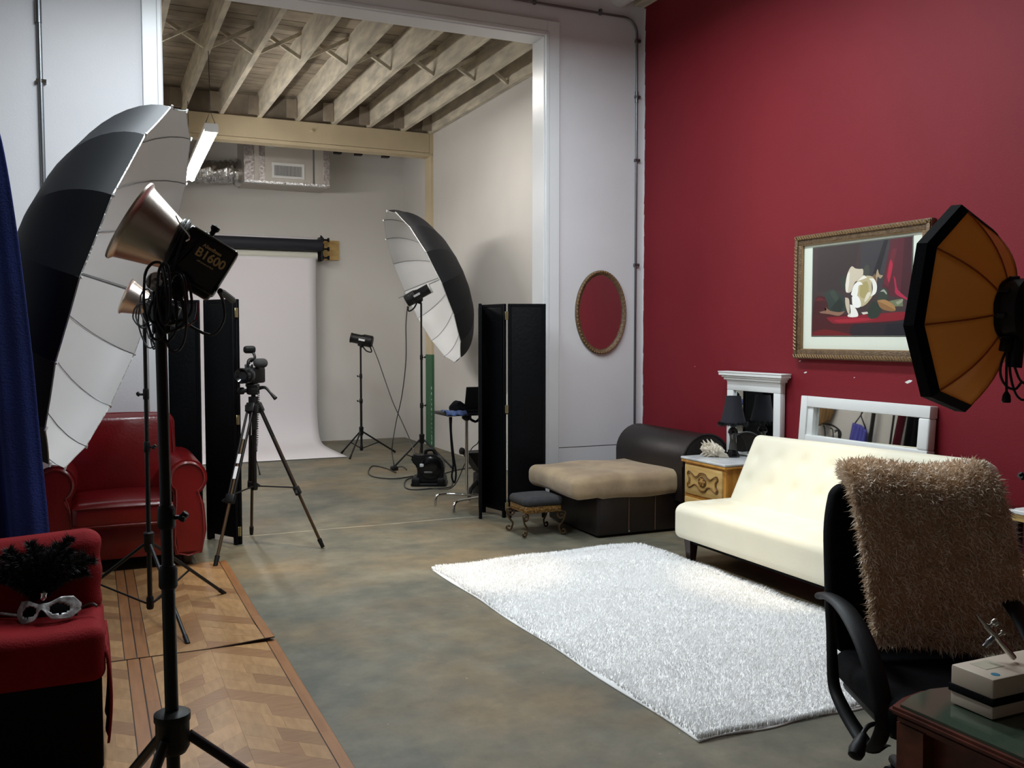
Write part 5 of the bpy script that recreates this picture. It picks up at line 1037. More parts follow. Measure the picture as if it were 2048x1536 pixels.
PO = [
 ((62, 48, 50), [(0, 0), (1, 0), (1, 1), (0, 1)]),
 ((56, 55, 60), [(0.5, 0.42), (0.72, 0.45), (0.86, 1), (0.52, 1)]),
 ((54, 44, 46), [(0.05, 0.5), (0.42, 0.5), (0.5, 1), (0.05, 1)]),
 ((30, 30, 36), [(0.70, 0.66), (0.78, 1), (0.74, 1), (0.62, 0.6)]),
 ((84, 30, 42), [(0.72, 0.45), (0.80, 1), (1, 1), (1, 0.42), (0.9, 0.38)]),
 ((64, 24, 36), [(0.9, 0.4), (0.93, 1), (1, 1), (1, 0.4)]),
 ((104, 34, 48), [(0.74, 0.55), (0.82, 0.9), (0.86, 0.9), (0.79, 0.5)]),
 ((176, 34, 62), [(0.775, 0.62), (0.80, 0.78), (0.825, 0.74), (0.81, 0.62), (0.79, 0.55)]),
 ((170, 36, 70), [(0.835, 0.62), (0.855, 0.58), (0.88, 0.47), (0.985, 0.36), (0.95, 0.37), (0.86, 0.43), (0.85, 0.5)]),
 ((64, 22, 28), [(0.0, 0.25), (0.03, 0.42), (0.10, 0.45), (0.22, 0.38), (0.24, 0.2), (0, 0.2)]),
 ((96, 26, 36), [(0.02, 0.40), (0.07, 0.44), (0.16, 0.40), (0.08, 0.395)]),
 ((70, 22, 28), [(0, 0), (1, 0), (1, 0.22), (0, 0.24)]),
 ((132, 24, 40), [(0.16, 0.205), (0.5, 0.22), (0.75, 0.235), (0.98, 0.24), (0.96, 0.17), (0.72, 0.145), (0.3, 0.13), (0.2, 0.16)]),
 ((160, 34, 50), [(0.24, 0.175), (0.5, 0.19), (0.68, 0.18), (0.5, 0.15), (0.3, 0.145)]),
 ((40, 32, 40), [(0.42, 0), (1, 0), (1, 0.15), (0.75, 0.13), (0.45, 0.12)]),
 ((26, 26, 36), [(0.76, 0), (1, 0), (1, 0.13), (0.78, 0.12)]),
 ((108, 22, 30), [(0.0, 0.0), (0.42, 0.0), (0.36, 0.03), (0.15, 0.07), (0.02, 0.04)]),
 ((46, 58, 54), [(0.13, 0.46), (0.2, 0.52), (0.33, 0.44), (0.37, 0.3), (0.33, 0.24), (0.2, 0.26), (0.17, 0.36)]),
 ((58, 70, 60), [(0.19, 0.48), (0.24, 0.51), (0.3, 0.38), (0.34, 0.28), (0.28, 0.34)]),
 ((34, 44, 40), [(0.2, 0.3), (0.3, 0.42), (0.36, 0.34), (0.3, 0.24)]),
 ((44, 56, 48), [(0.3, 0.62), (0.36, 0.66), (0.40, 0.6), (0.38, 0.5), (0.33, 0.52)]),
 ((66, 70, 62), [(0.53, 0.66), (0.56, 0.75), (0.60, 0.74), (0.60, 0.62), (0.55, 0.58)]),
 ((40, 52, 44), [(0.58, 0.24), (0.64, 0.36), (0.72, 0.3), (0.7, 0.2), (0.62, 0.18)]),
 ((50, 62, 52), [(0.68, 0.38), (0.73, 0.5), (0.79, 0.46), (0.77, 0.36), (0.72, 0.35)]),
 ((160, 160, 148), [(0.71, 0.46), (0.745, 0.485), (0.775, 0.445), (0.77, 0.43), (0.745, 0.46)]),
 ((170, 150, 120), [(0.655, 0.56), (0.68, 0.70), (0.70, 0.645), (0.735, 0.63), (0.71, 0.60), (0.685, 0.62), (0.675, 0.55)]),
 ((120, 90, 70), [(0.60, 0.60), (0.66, 0.66), (0.68, 0.56), (0.64, 0.53)]),
 ((110, 118, 88), [(0.80, 0.36), (0.92, 0.38), (0.93, 0.30), (0.85, 0.30)]),
 ((150, 150, 130), [(0.86, 0.345), (0.93, 0.375), (0.925, 0.345), (0.88, 0.315)]),
 ((166, 124, 78), [(0.685, 0.37), (0.76, 0.375), (0.84, 0.32), (0.86, 0.26), (0.80, 0.255), (0.72, 0.29)]),
 ((140, 100, 62), [(0.69, 0.365), (0.78, 0.315), (0.855, 0.262), (0.80, 0.256), (0.72, 0.29)]),
 ((140, 104, 84), [(0.08, 0.27), (0.16, 0.29), (0.14, 0.33), (0.2, 0.28), (0.3, 0.26), (0.36, 0.27), (0.3, 0.22), (0.2, 0.24), (0.1, 0.255)]),
 ((206, 194, 172), [(0.36, 0.56), (0.38, 0.68), (0.42, 0.755), (0.46, 0.73), (0.50, 0.72), (0.54, 0.71), (0.53, 0.62), (0.46, 0.58), (0.42, 0.48), (0.37, 0.48)]),
 ((232, 226, 210), [(0.36, 0.56), (0.375, 0.66), (0.40, 0.70), (0.40, 0.60), (0.385, 0.48), (0.365, 0.49)]),
 ((190, 176, 138), [(0.48, 0.60), (0.56, 0.64), (0.64, 0.62), (0.67, 0.52), (0.64, 0.42), (0.57, 0.33), (0.5, 0.32), (0.47, 0.45)]),
 ((170, 156, 104), [(0.52, 0.56), (0.58, 0.58), (0.60, 0.48), (0.56, 0.40), (0.51, 0.44)]),
 ((236, 232, 218), [(0.48, 0.59), (0.55, 0.65), (0.58, 0.62), (0.52, 0.60)]),
 ((238, 234, 222), [(0.60, 0.61), (0.65, 0.60), (0.68, 0.53), (0.67, 0.45), (0.62, 0.42), (0.64, 0.49), (0.63, 0.56)]),
 ((222, 214, 194), [(0.59, 0.46), (0.62, 0.46), (0.60, 0.40), (0.56, 0.36), (0.57, 0.42)]),
 ((240, 238, 230), [(0.42, 0.45), (0.45, 0.55), (0.50, 0.585), (0.54, 0.55), (0.50, 0.54), (0.49, 0.46), (0.47, 0.40)]),
 ((242, 240, 234), [(0.43, 0.42), (0.47, 0.44), (0.51, 0.40), (0.525, 0.32), (0.48, 0.30), (0.44, 0.33)]),
 ((196, 182, 160), [(0.36, 0.42), (0.40, 0.40), (0.41, 0.30), (0.42, 0.22), (0.39, 0.25), (0.365, 0.34)]),
 ((238, 234, 226), [(0.41, 0.34), (0.44, 0.33), (0.48, 0.28), (0.50, 0.215), (0.46, 0.20), (0.40, 0.205), (0.39, 0.225), (0.42, 0.25)]),
 ((214, 206, 192), [(0.53, 0.25), (0.59, 0.255), (0.60, 0.235), (0.55, 0.225)]),
]
bm = B(); cl_ = bm.loops.layers.float_color.new('Col')
for i, (c, P) in enumerate(PO):
    if i > 4 and len(P) > 4: P = [(min(1, max(0, q.x)), min(1, max(0, q.y))) for q in catmull([(u, v, 0) for u, v in P + P[:1]], 4)[:-1]]
    f = bm.faces.new([bm.verts.new((4.6506 - i * 0.00004, IY1 - u * (IY1 - IY0), IZ0 + v * (IZ1 - IZ0))) for u, v in P])
    for lp in f.loops: lp[cl_] = (*lin(c), 1)
bmesh.ops.triangulate(bm, faces=bm.faces[:])
obj('painting', bm, M_['canvas'], t, smooth=False, recalc=False)

# ------------------------------------------------------------------ cream sofa
t = thing('sofa', 'cream leather futon sofa with tufted back against the red wall', 'sofa', (4.1, 4.35, 0))
SY0, SY1 = 3.42, 5.365
def tuft(n, rows, amp, ua, va):
    pts = [(ua + (i + 0.5) * (1 - 2 * ua) / n + (0.5 * (1 - 2 * ua) / n if False else 0), r) for i in range(n) for r in rows]
    def f(u, v):
        d = 0.0
        for a, b in pts: d += math.exp(-(((u - a) * 1.95 / 0.045) ** 2 + ((v - b) * 0.5 / 0.045) ** 2))
        gx = ((u - ua) / ((1 - 2 * ua) / n)) % 1.0
        return -amp * min(1, d) - amp * 0.12 * math.exp(-((min(gx, 1 - gx)) / 0.03) ** 2)
    return f
tf = tuft(8, (0.36, 0.70), 0.016, 0.0, 0.0)
def seatfn(p, q):
    u = (p.y - SY0) / (SY1 - SY0); v = (p.x - 3.66) / 0.5
    if q[2] > 0: p = p + Vector((0, 0, tf(u, v) + 0.012 * (1 - q[1] ** 2) + (-0.02 * max(0, (3.74 - p.x) / 0.08))))
    return p
bm = B(); cushion(bm, (3.65, SY0, 0.158), (4.16, SY1, 0.405), 0.05, (26, 90, 6), seatfn); obj('seat', bm, M_['cream'], t)
ang = math.radians(26); Mb = Matrix.Translation((4.02, 0, 0.36)) @ Matrix.Rotation(ang, 4, 'Y')
tb = tuft(8, (0.38, 0.72), 0.016, 0.0, 0.0)
SB0, SB1 = 3.40, 5.275
def backfn(p, q):
    u = (p.y - SB0) / (SB1 - SB0); v = p.z / 0.56
    if q[0] < 0: p = p + Vector((-tb(u, v) * 1.0, 0, 0))
    p.z += 0.045 * (1 - u) * max(0, v)
    return p
bm = B(); cushion(bm, (0.0, SB0, 0.0), (0.15, SB1, 0.565), 0.05, (6, 90, 28), backfn, Mb); bk = obj('backrest', bm, M_['cream'], t)
for i in range(1, 8):
    y = SB0 + (SB1 - SB0) * i / 8; bm = B(); P = [Mb @ Vector((0.003, y, z)) for z in np.linspace(0.06, 0.53, 8)]; tube(bm, P, 0.0022, 5); obj('seam', bm, M_['cream'], bk)
for (x, y) in ((3.745, SY1 - 0.09), (3.745, SY0 + 0.09), (4.15, SY1 - 0.09), (4.15, SY0 + 0.09)):
    bm = B(); M = Matrix.Translation((x, y, 0)); v0 = 0.022; v1 = 0.036
    a = [bm.verts.new((x + sx * v0, y + sy * v0, 0.0)) for sx, sy in ((-1, -1), (1, -1), (1, 1), (-1, 1))]; b = [bm.verts.new((x + sx * v1, y + sy * v1, 0.165)) for sx, sy in ((-1, -1), (1, -1), (1, 1), (-1, 1))]
    bm.faces.new(a[::-1]); bm.faces.new(b)
    for i in range(4): bm.faces.new((a[i], a[(i + 1) % 4], b[(i + 1) % 4], b[i]))
    obj('leg', bm, M_['dark_wood'], t, smooth=False)
bm = B(); rb(bm, (3.72, SY0 + 0.05, 0.13), (4.2, SY1 - 0.05, 0.165), 0.005, 1); obj('underframe', bm, M_['black_fabric'], t)

# ------------------------------------------------------------------ white rug
RA, RB_, RC, RD = Vector((2.031, 5.765, 0)), Vector((2.083, 2.872, 0)), Vector((3.665, 5.80, 0)), Vector((3.70, 2.86, 0))
t = thing('fur_rug', 'white long-pile rug lying on the concrete in front of the sofa', 'rug', (2.87, 4.3, 0))
def rg_(u, v):
    p = RB_.lerp(RD, u).lerp(RA.lerp(RC, u), v); e = 0.006 * math.sin(v * 19 + u * 5) * (u < 0.01)
    p.x += e; p.y += 0.012 * math.sin(u * 23) * (v < 0.01)
    ed = min(u, 1 - u, v, 1 - v); p.z = 0.008 + 0.008 * min(1, ed * 20) + 0.004 * math.sin(u * 14 + v * 9) * min(1, ed * 10) + 0.004 * math.sin(v * 37 - u * 6) * min(1, ed * 10); return p
bm = B(); grid(bm, rg_, 60, 90); o = obj('backing', bm, M_['rug'], t, recalc=False); sm = o.modifiers.new('t', 'SOLIDIFY'); sm.thickness = 0.010; sm.offset = -1
n = 120000; uv = RNG.uniform(0, 1, (n, 2)); ne = 9000
eu = RNG.uniform(0, 1, ne); edge = np.stack([np.where(np.arange(ne) % 3 == 0, RNG.uniform(0, 1, ne), np.where(np.arange(ne) % 3 == 1, 1 - 0.01 * eu, RNG.uniform(0, 1, ne))), np.where(np.arange(ne) % 3 == 0, 1 - 0.006 * eu, np.where(np.arange(ne) % 3 == 1, RNG.uniform(0, 1, ne), 0.006 * eu))], 1)
uv = np.concatenate([uv, edge]); n = len(uv)
u_, v_ = uv[:, 0:1], uv[:, 1:2]
A3 = lambda q: np.array(q)[None]
bs = (A3(RB_) * (1 - u_) + A3(RD) * u_) * (1 - v_) + (A3(RA) * (1 - u_) + A3(RC) * u_) * v_
bs[:, 2] = 0.013 + 0.004 * np.sin(uv[:, 0] * 14 + uv[:, 1] * 9) + 0.004 * np.sin(uv[:, 1] * 37 - uv[:, 0] * 6)
fl = np.sin(bs[:, 0] * 9 + np.sin(bs[:, 1] * 5) * 2) * 0.9 + np.sin(bs[:, 1] * 7.3 + bs[:, 0] * 3) * 0.9
ln = RNG.uniform(0.011, 0.021, n) + 0.016 * (np.arange(n) >= n - ne); aa = fl * 0.7 + RNG.normal(0, 1.0, n); lean = RNG.uniform(0.2, 0.55, n)
out = np.zeros((n, 2)); out[:, 0] = (uv[:, 0] > 0.985) * 0.8; out[:, 1] = (uv[:, 1] > 0.99) * 0.9
near = (uv[:, 0] < 0.015) | (uv[:, 1] < 0.015); ln[near] *= 0.6; lean[near] *= 0.3
dv = np.stack([np.cos(aa) * lean + out[:, 0], np.sin(aa) * lean + out[:, 1], RNG.uniform(0.45, 0.9, n)], 1); dv /= np.linalg.norm(dv, axis=1, keepdims=True)
tp = bs + dv * ln[:, None]; tp[:, 2] = np.maximum(tp[:, 2], 0.004)
fur('pile', bs, tp, 0.0036, M_['rug_fur'], t, bend=np.stack([np.zeros(n), np.zeros(n), 0.004 * np.ones(n)], 1))

# ------------------------------------------------------------------ office chair facing the camera, with a shaggy throw
OC_ = Vector((2.478, 2.256, 0)); MC = basis(OC_, rt, aw, Vector((0, 0, 1)))
t = thing('office_chair', 'black office chair facing the camera with looped armrests', 'chair', tuple(OC_ - aw * 0.25))
Mt = MC @ Matrix.Translation((0, 0, 0.50)) @ Matrix.Rotation(math.radians(-7), 4, 'X')
def bkf(p, q):
    w = 1 - 0.13 * max(0, (p.z - 0.36) / 0.2) ** 2 - 0.10 * max(0, (0.12 - p.z) / 0.12)
    return Vector((p.x * w, p.y + 0.25 * p.x ** 2 * -1 + 0.02 * (1 - q[0] ** 2) * (q[1] < 0), p.z))
bm = B(); cushion(bm, (-0.262, 0.0, -0.02), (0.262, 0.085, 0.553), 0.042, (14, 4, 16), bkf, Mt); obj('backrest', bm, M_['black_fabric'], t)
bm = B(); cushion(bm, (-0.25, -0.475, 0.40), (0.25, 0.02, 0.50), 0.045, (14, 14, 4), lambda p, q: p + Vector((0, 0, -0.03 * max(0, -q[1] - 0.5) ** 2 + 0.01 * (q[2] > 0) * (1 - q[0] ** 2))), MC); obj('seat', bm, M_['black_fabric'], t)
bm = B(); rb(bm, (-0.22, -0.42, 0.365), (0.22, 0.0, 0.405), 0.02, 2, MC); rb(bm, (-0.10, -0.35, 0.31), (0.10, -0.05, 0.37), 0.02, 2, MC); obj('seat_pan', bm, M_['black_plastic'], t)
bm = B(); P = [MC @ Vector((0, -0.10, 0.34)), MC @ Vector((0, 0.1, 0.34)), MC @ Vector((0, 0.15, 0.42)), MC @ Vector((0, 0.13, 0.62))]; tube(bm, P, 0.03, 10, 4); obj('back_bar', bm, M_['black_plastic'], t)
for s in (-1, 1):
    def strap(path, widths, thick, nm):
        pc = catmull([MC @ Vector((p[0] * -s, p[1], p[2])) for p in path], 7); bm = B(); n = len(pc); sv = rt
        rows = []
        for i, p in enumerate(pc):
            tt = (pc[min(i + 1, n - 1)] - pc[max(0, i - 1)]).normalized(); nn = tt.cross(sv).normalized(); w = np.interp(i / (n - 1), np.linspace(0, 1, len(widths)), widths) * 0.5; th = thick * 0.5
            rows.append([bm.verts.new(p + sv * (w * math.cos(a)) * 1.0 + nn * (th * math.sin(a)) ) for a in np.linspace(0, 2 * PI, 13)[:-1]])
        for r0, r1 in zip(rows, rows[1:]):
            for i in range(12): bm.faces.new((r0[i], r0[(i + 1) % 12], r1[(i + 1) % 12], r1[i]))
        bm.faces.new(rows[0][::-1]); bm.faces.new(rows[-1]); return obj(nm, bm, M_['black_plastic'], t)
    ar = strap([(-0.30, -0.01, 0.684), (-0.285, -0.07, 0.697), (-0.27, -0.17, 0.685), (-0.26, -0.28, 0.635), (-0.255, -0.37, 0.56), (-0.25, -0.43, 0.47), (-0.245, -0.43, 0.41)], [0.035, 0.055, 0.066, 0.068, 0.066, 0.06, 0.05], 0.024, 'armrest')
    strap([(-0.29, -0.075, 0.685), (-0.292, -0.105, 0.60), (-0.298, -0.135, 0.52), (-0.302, -0.17, 0.44), (-0.295, -0.225, 0.395), (-0.28, -0.29, 0.355), (-0.262, -0.365, 0.325), (-0.22, -0.37, 0.335)], [0.03, 0.034, 0.036, 0.04, 0.045, 0.05, 0.05, 0.04], 0.028, 'armrest_strut')
    strap([(-0.245, -0.43, 0.43), (-0.25, -0.405, 0.37), (-0.255, -0.365, 0.322)], [0.05, 0.05, 0.05], 0.03, 'armrest_strut')
bm = B(); tube(bm, [MC @ Vector((-0.18, -0.33, 0.36)), MC @ Vector((-0.24, -0.37, 0.40)), MC @ Vector((-0.285, -0.41, 0.41)), MC @ Vector((-0.312, -0.435, 0.395))], 0.007, 8, 4); lv = obj('lever', bm, M_['black_metal'], t)
bm = B(); p0 = MC @ Vector((-0.308, -0.433, 0.398)); p1 = MC @ Vector((-0.352, -0.485, 0.352)); d = (p1 - p0).normalized(); lathe(bm, p0, d, [(0.008, 0), (0.014, 0.012), (0.02, 0.035), (0.024, 0.06), (0.02, 0.078), (0.008, 0.085)], 14); obj('lever_paddle', bm, M_['black_plastic'], lv)
bm = B(); cyl(bm, MC @ Vector((0, -0.2, 0.10)), MC @ Vector((0, -0.2, 0.33)), 0.028, n=16); obj('gas_column', bm, M_['black_metal'], t)
for k in range(5):
    a = 2 * PI * k / 5 + 0.3; e = Vector((math.cos(a) * 0.3, -0.2 + math.sin(a) * 0.3, 0.075)); bm = B(); tube(bm, [MC @ Vector((0, -0.2, 0.115)), MC @ e], [0.028, 0.018], 10); ft = obj('base_arm', bm, M_['black_plastic'], t)
    bm = B(); q = MC @ Vector((e.x, e.y, 0.027)); s = Vector((-math.sin(a), math.cos(a), 0)); cyl(bm, q - s * 0.022, q + s * 0.022, 0.026, n=14); cyl(bm, MC @ e, q, 0.01, n=8); obj('caster', bm, M_['black_plastic'], ft)

# shaggy throw over the back
t = thing('throw_blanket', 'shaggy beige throw draped over the back of the black office chair', 'blanket', tuple(OC_ + Vector((0, 0, 1.1))))
prof = [(-0.115, 0.565), (-0.112, 0.62), (-0.098, 0.76), (-0.078, 0.9), (-0.056, 1.0), (-0.040, 1.045), (0.0, 1.078), (0.055, 1.09), (0.11, 1.078), (0.15, 1.03), (0.165, 0.96), (0.165, 0.88)]
pcc = catmull([(0, a, b) for a, b in prof], 5)
def bl_xy(u, v, off):
    k = v * (len(pcc) - 1); i = min(int(k), len(pcc) - 2); p = pcc[i].lerp(pcc[i + 1], k - i); tt = (pcc[i + 1] - pcc[i]).normalized(); nn = Vector((0, -tt.z, tt.y)) * -1
    if nn.y > 0 and v < 0.4: nn = -nn
    if v >= 0.4 and nn.z < 0 and v < 0.75: nn = -nn
    if v >= 0.75 and nn.y < 0: nn = -nn
    sk = max(0, (1.10 - p.z)) if v < 0.55 else 0
    x0 = -0.208 + 0.115 * sk; x1 = 0.25 + 0.20 * sk * (v < 0.5) + 0.0
    if v > 0.62: x0 += 0.05 * min(1, (v - 0.62) * 6)
    x = x0 + (x1 - x0) * u
    return Vector((x, p.y, p.z + 0.01 * math.sin(u * 7 + 0.4) - 0.012 * u * (v < 0.2))) + nn * off, nn
bm = B()
top = grid(bm, lambda u, v: MC @ bl_xy(u, v, 0.026)[0], 40, 54); bot = grid(bm, lambda u, v: MC @ bl_xy(u, v, -0.012)[0], 40, 54)
def edge_strip(a, b):
    for i in range(len(a) - 1): bm.faces.new((a[i], a[i + 1], b[i + 1], b[i]))
edge_strip(top[0], bot[0]); edge_strip(top[-1], bot[-1]); edge_strip([r[0] for r in top], [r[0] for r in bot]); edge_strip([r[-1] for r in top], [r[-1] for r in bot])
obj('backing', bm, M_['blanket'], t)
NB = 30000; bs = []; tp = []
for i in range(NB):
    v = random.random() ** 1.0 * 0.80; r_ = random.random()
    if r_ < 0.80: u = random.random(); off = 0.024; ex = Vector((0, 0, 0))
    elif r_ < 0.93: u = 0.0; off = random.uniform(-0.012, 0.024); ex = Vector((-0.022, 0, 0))
    elif r_ < 0.97: u = 1.0; off = random.uniform(-0.012, 0.024); ex = Vector((0.022, 0, 0))
    else: u = random.random(); v = 0.0; off = random.uniform(-0.012, 0.024); ex = Vector((0, 0, -0.014))
    p, nn = bl_xy(u, v, off); bs.append(MC @ p)
    dv = nn * random.uniform(0.005, 0.018) + ex * random.uniform(0.3, 1.0) + Vector((random.gauss(0, 0.010), random.gauss(0, 0.006), random.gauss(-0.010, 0.010)))
    tp.append(MC @ (p + dv))
bs = np.array(bs); tp = np.array(tp); fur('pile', bs, tp, 0.0042, M_['blanket_fur'], t, bend=RNG.normal(0, 0.004, bs.shape))

# ------------------------------------------------------------------ desk corner
t = thing('desk', 'brown wooden desk with a glass top in the lower right corner', 'desk', (2.1, 1.0, 0))
DT = 0.76
edge = [(1.556, 0.30), (1.56, 0.8), (1.562, 1.15), (1.556, 1.40), (1.553, 1.459), (1.575, 1.468), (1.612, 1.484), (1.682, 1.496), (1.76, 1.485), (1.85, 1.48), (2.2, 1.50), (2.75, 1.49), (2.75, 0.30)]
def offs(P, d):
    c = Vector((2.15, 0.9)); out = []
    for x, y in P: out.append((x + (d if x < 1.7 else (-d if x > 2.6 else 0)), y + (-d if y > 1.3 else (d if y < 0.5 else 0))))
    return out
for (d0, z0, z1, nm) in ((0.0, DT - 0.022, DT - 0.006, 'top'), (0.012, DT - 0.042, DT - 0.022, 'top_moulding')):
    bm = B(); prism(bm, [(x, y, z0) for x, y in offs(edge, d0)], (0, 0, z1 - z0)); bmesh.ops.recalc_face_normals(bm, faces=bm.faces[:])
    bmesh.ops.bevel(bm, geom=[e for e in bm.edges if abs(e.verts[0].co.z - e.verts[1].co.z) < 1e-6], offset=0.006, segments=2, affect='EDGES'); obj(nm, bm, M_['desk'], t)
bm = B(); prism(bm, [(x, y, DT - 0.006) for x, y in offs(edge, 0.016)], (0, 0, 0.006)); obj('glass_top', bm, M_['green_glass'], t, smooth=False, label='greenish glass sheet on the desk top')
bm = B(); box(bm, (1.60, 0.34, 0.10), (2.70, 1.43, DT - 0.042)); obj('body', bm, M_['desk'], t, smooth=False)
for (x, y) in ((1.585, 1.41), (1.585, 0.36), (2.68, 1.41), (2.68, 0.36)):
    bm = B(); lg = [(x - 0.018, 0.72), (x - 0.016, 0.62), (x - 0.028, 0.48), (x - 0.04, 0.30), (x - 0.03, 0.05), (x - 0.035, 0.0)]
    prism(bm, [(a, y - 0.03, b) for a, b in lg] + [(x + 0.04, y - 0.03, 0.0), (x + 0.04, y - 0.03, 0.72)], (0, 0.07, 0)); bmesh.ops.recalc_face_normals(bm, faces=bm.faces[:]); obj('leg', bm, M_['desk'], t)
for (y0, y1) in ((0.45, 0.86), (0.92, 1.33)):
    bm = B(); rb(bm, (1.588, y0, 0.2), (1.604, y1, 0.66), 0.006, 2); obj('side_panel', bm, M_['desk'], t)

# ------------------------------------------------------------------ banded case and airbrush
t = thing('equipment_case', 'small beige two-part case with a black band on the glass desk top', 'case', (1.74, 1.35, DT))
BX0, BX1, BY0, BY1 = 1.669, 1.90, 1.298, 1.402
bm = B(); rb(bm, (BX0, BY0, DT + 0.002), (BX1, BY1, DT + 0.040), 0.005, 2); obj('lower_half', bm, M_['beige_case'], t)
bm = B(); rb(bm, (BX0, BY0, DT + 0.042), (BX1, BY1, DT + 0.087), 0.005, 2); lid = obj('upper_half', bm, M_['beige_case'], t)
bm = B(); rb(bm, (BX0 - 0.0035, BY0 - 0.0035, DT + 0.030), (BX1 + 0.0035, BY1 + 0.0035, DT + 0.047), 0.003, 2); obj('black_band', bm, M_['black_fabric'], t)
bm = B(); box(bm, (1.706, 1.345, DT + 0.0868), (1.762, 1.385, DT + 0.0878)); obj('sticker', bm, mat('case_sticker', (196, 190, 168), 0.5), lid, smooth=False)
bm = B(); lathe(bm, (1.700, 1.318, DT + 0.0868), (0, 0, 1), [(0.009, 0), (0.009, 0.0008)], 16); obj('logo', bm, M_['logo_blue'], lid)
t = thing('airbrush', 'thin metal airbrush propped on top of the beige case', 'airbrush', (1.79, 1.34, DT + 0.088))
e0 = Vector((1.803, 1.352, DT + 0.094)); e1 = Vector((1.757, 1.412, 0.941)); d = (e1 - e0).normalized(); Ln = (e1 - e0).length
bm = B(); lathe(bm, e0, d, [(0.0045, 0), (0.0065, 0.004), (0.0065, Ln * 0.38), (0.0055, Ln * 0.42), (0.0065, Ln * 0.46), (0.0065, Ln * 0.72), (0.0045, Ln * 0.78), (0.0035, Ln * 0.9), (0.0012, Ln)], 16); obj('barrel', bm, M_['steel'], t)
sd_ = d.cross(aw).normalized(); sd_ = sd_ if sd_.dot(rt) > 0 else -sd_
q = e0 + d * Ln * 0.70; bm = B(); lathe(bm, q, sd_, [(0.004, 0), (0.004, 0.01), (0.008, 0.014), (0.0085, 0.022), (0.006, 0.026)], 14); obj('paint_cup', bm, M_['chrome'], t)
q = e0 + d * Ln * 0.48; bm = B(); lathe(bm, q, sd_, [(0.0025, 0), (0.0025, 0.014), (0.006, 0.016), (0.006, 0.019)], 12); obj('trigger', bm, M_['steel'], t)
q = e0 + d * Ln * 0.52; dd = (-sd_ - d * 0.15).normalized(); bm = B(); lathe(bm, q, dd, [(0.0055, 0), (0.0055, 0.014), (0.0065, 0.015), (0.0065, 0.022), (0.005, 0.024), (0.005, 0.034)], 14); obj('air_valve', bm, M_['grey_steel'], t)

# ------------------------------------------------------------------ gold octagonal softbox on its stand
t = thing('octagonal_softbox', 'gold octagonal softbox with a black rim in front of the picture', 'softbox', (2.79, 2.1, 1.5))
cO = Vector((2.73696, 2.2828, 1.63755)); nO_ = Vector((-0.28492, 0.95817, 0.02699)).normalized()
PV = [Vector(p) for p in ((2.938, 2.335, 1.923), (3.072, 2.381, 1.692), (3.009, 2.37, 1.43), (2.787, 2.307, 1.289), (2.536, 2.231, 1.352), (2.402, 2.185, 1.583), (2.465, 2.196, 1.845), (2.687, 2.258, 1.986))]
RG = 0.098; hO = 0.145
for k in range(8):
    a, b = PV[k], PV[(k + 1) % 8]
    ia = cO - nO_ * hO + (a - cO).normalized() * RG; ib = cO - nO_ * hO + (b - cO).normalized() * RG
    def pn(u, v):
        # v 0 ring .. 1 rim, bulging outward like a bent rod
        w = v; bow = 0.016 * math.sin(PI * min(1, v * 1.0)) * 1.0
        p = ia.lerp(a, w).lerp(ib.lerp(b, w), u); sag = 0.012 * math.sin(PI * u) * math.sin(PI * v)
        return p - nO_ * (bow - sag) + (p - cO).normalized() * (0.012 * math.sin(PI * v))
    bm = B(); grid(bm, pn, 8, 12); o = obj('fabric_panel', bm, M_['gold_fabric'], t, recalc=False, angle=70); sm = o.modifiers.new('t', 'SOLIDIFY'); sm.thickness = 0.002
    bm = B(); tube(bm, [pn(0, v) - nO_ * 0.001 for v in np.linspace(0, 1, 9)], 0.003, 6); obj('rod_sleeve', bm, M_['orange_fabric'], t)
    am = a + nO_ * 0.0; bm_ = b + nO_ * 0.0; ai = pn(0, 0.90); bi = pn(1, 0.90)
    out = lambda p, s: p + (p - cO).normalized() * s
    bm = B(); F = [out(ai, 0.003) - nO_ * 0.003, out(bi, 0.003) - nO_ * 0.003, out(bm_, 0.006), out(am, 0.006), out(bm_, 0.006) + nO_ * 0.035, out(am, 0.006) + nO_ * 0.035]
    v_ = [bm.verts.new(p) for p in F]; bm.faces.new((v_[0], v_[1], v_[2], v_[3])); bm.faces.new((v_[3], v_[2], v_[4], v_[5])); o = obj('rim_band', bm, M_['black_fabric'], t, recalc=False, smooth=False); sm = o.modifiers.new('t', 'SOLIDIFY'); sm.thickness = 0.003
bm = B(); vs = [bm.verts.new(p + nO_ * 0.012) for p in PV]; bm.faces.new(vs); obj('diffuser', bm, M_['diffuser'], t, smooth=False)
bm = B(); lathe(bm, cO - nO_ * (hO - 0.01), -nO_, [(RG + 0.006, 0), (RG + 0.010, 0.012), (RG + 0.004, 0.02), (RG + 0.008, 0.03), (RG + 0.008, 0.07), (RG - 0.01, 0.085), (0.06, 0.088)], 28); obj('speed_ring', bm, M_['black_plastic'], t)
for k in range(8):
    a = (PV[k] - cO).normalized(); bm = B(); q = cO - nO_ * (hO + 0.02) + a * (RG + 0.008); rb(bm, (-0.009, -0.006, -0.016), (0.009, 0.008, 0.016), 0.003, 1, basis(q, nO_.cross(a), a, nO_)); obj('rod_clip', bm, M_['black_metal'], t)
t2 = thing('studio_strobe', 'black strobe head with hanging cords behind the gold softbox at the right edge', 'strobe', tuple(cO - nO_ * 0.25))
bm = B(); lathe(bm, cO - nO_ * (hO + 0.078), -nO_, [(0.058, 0), (0.058, 0.17), (0.05, 0.18)], 22); obj('body', bm, M_['black_plastic'], t2)
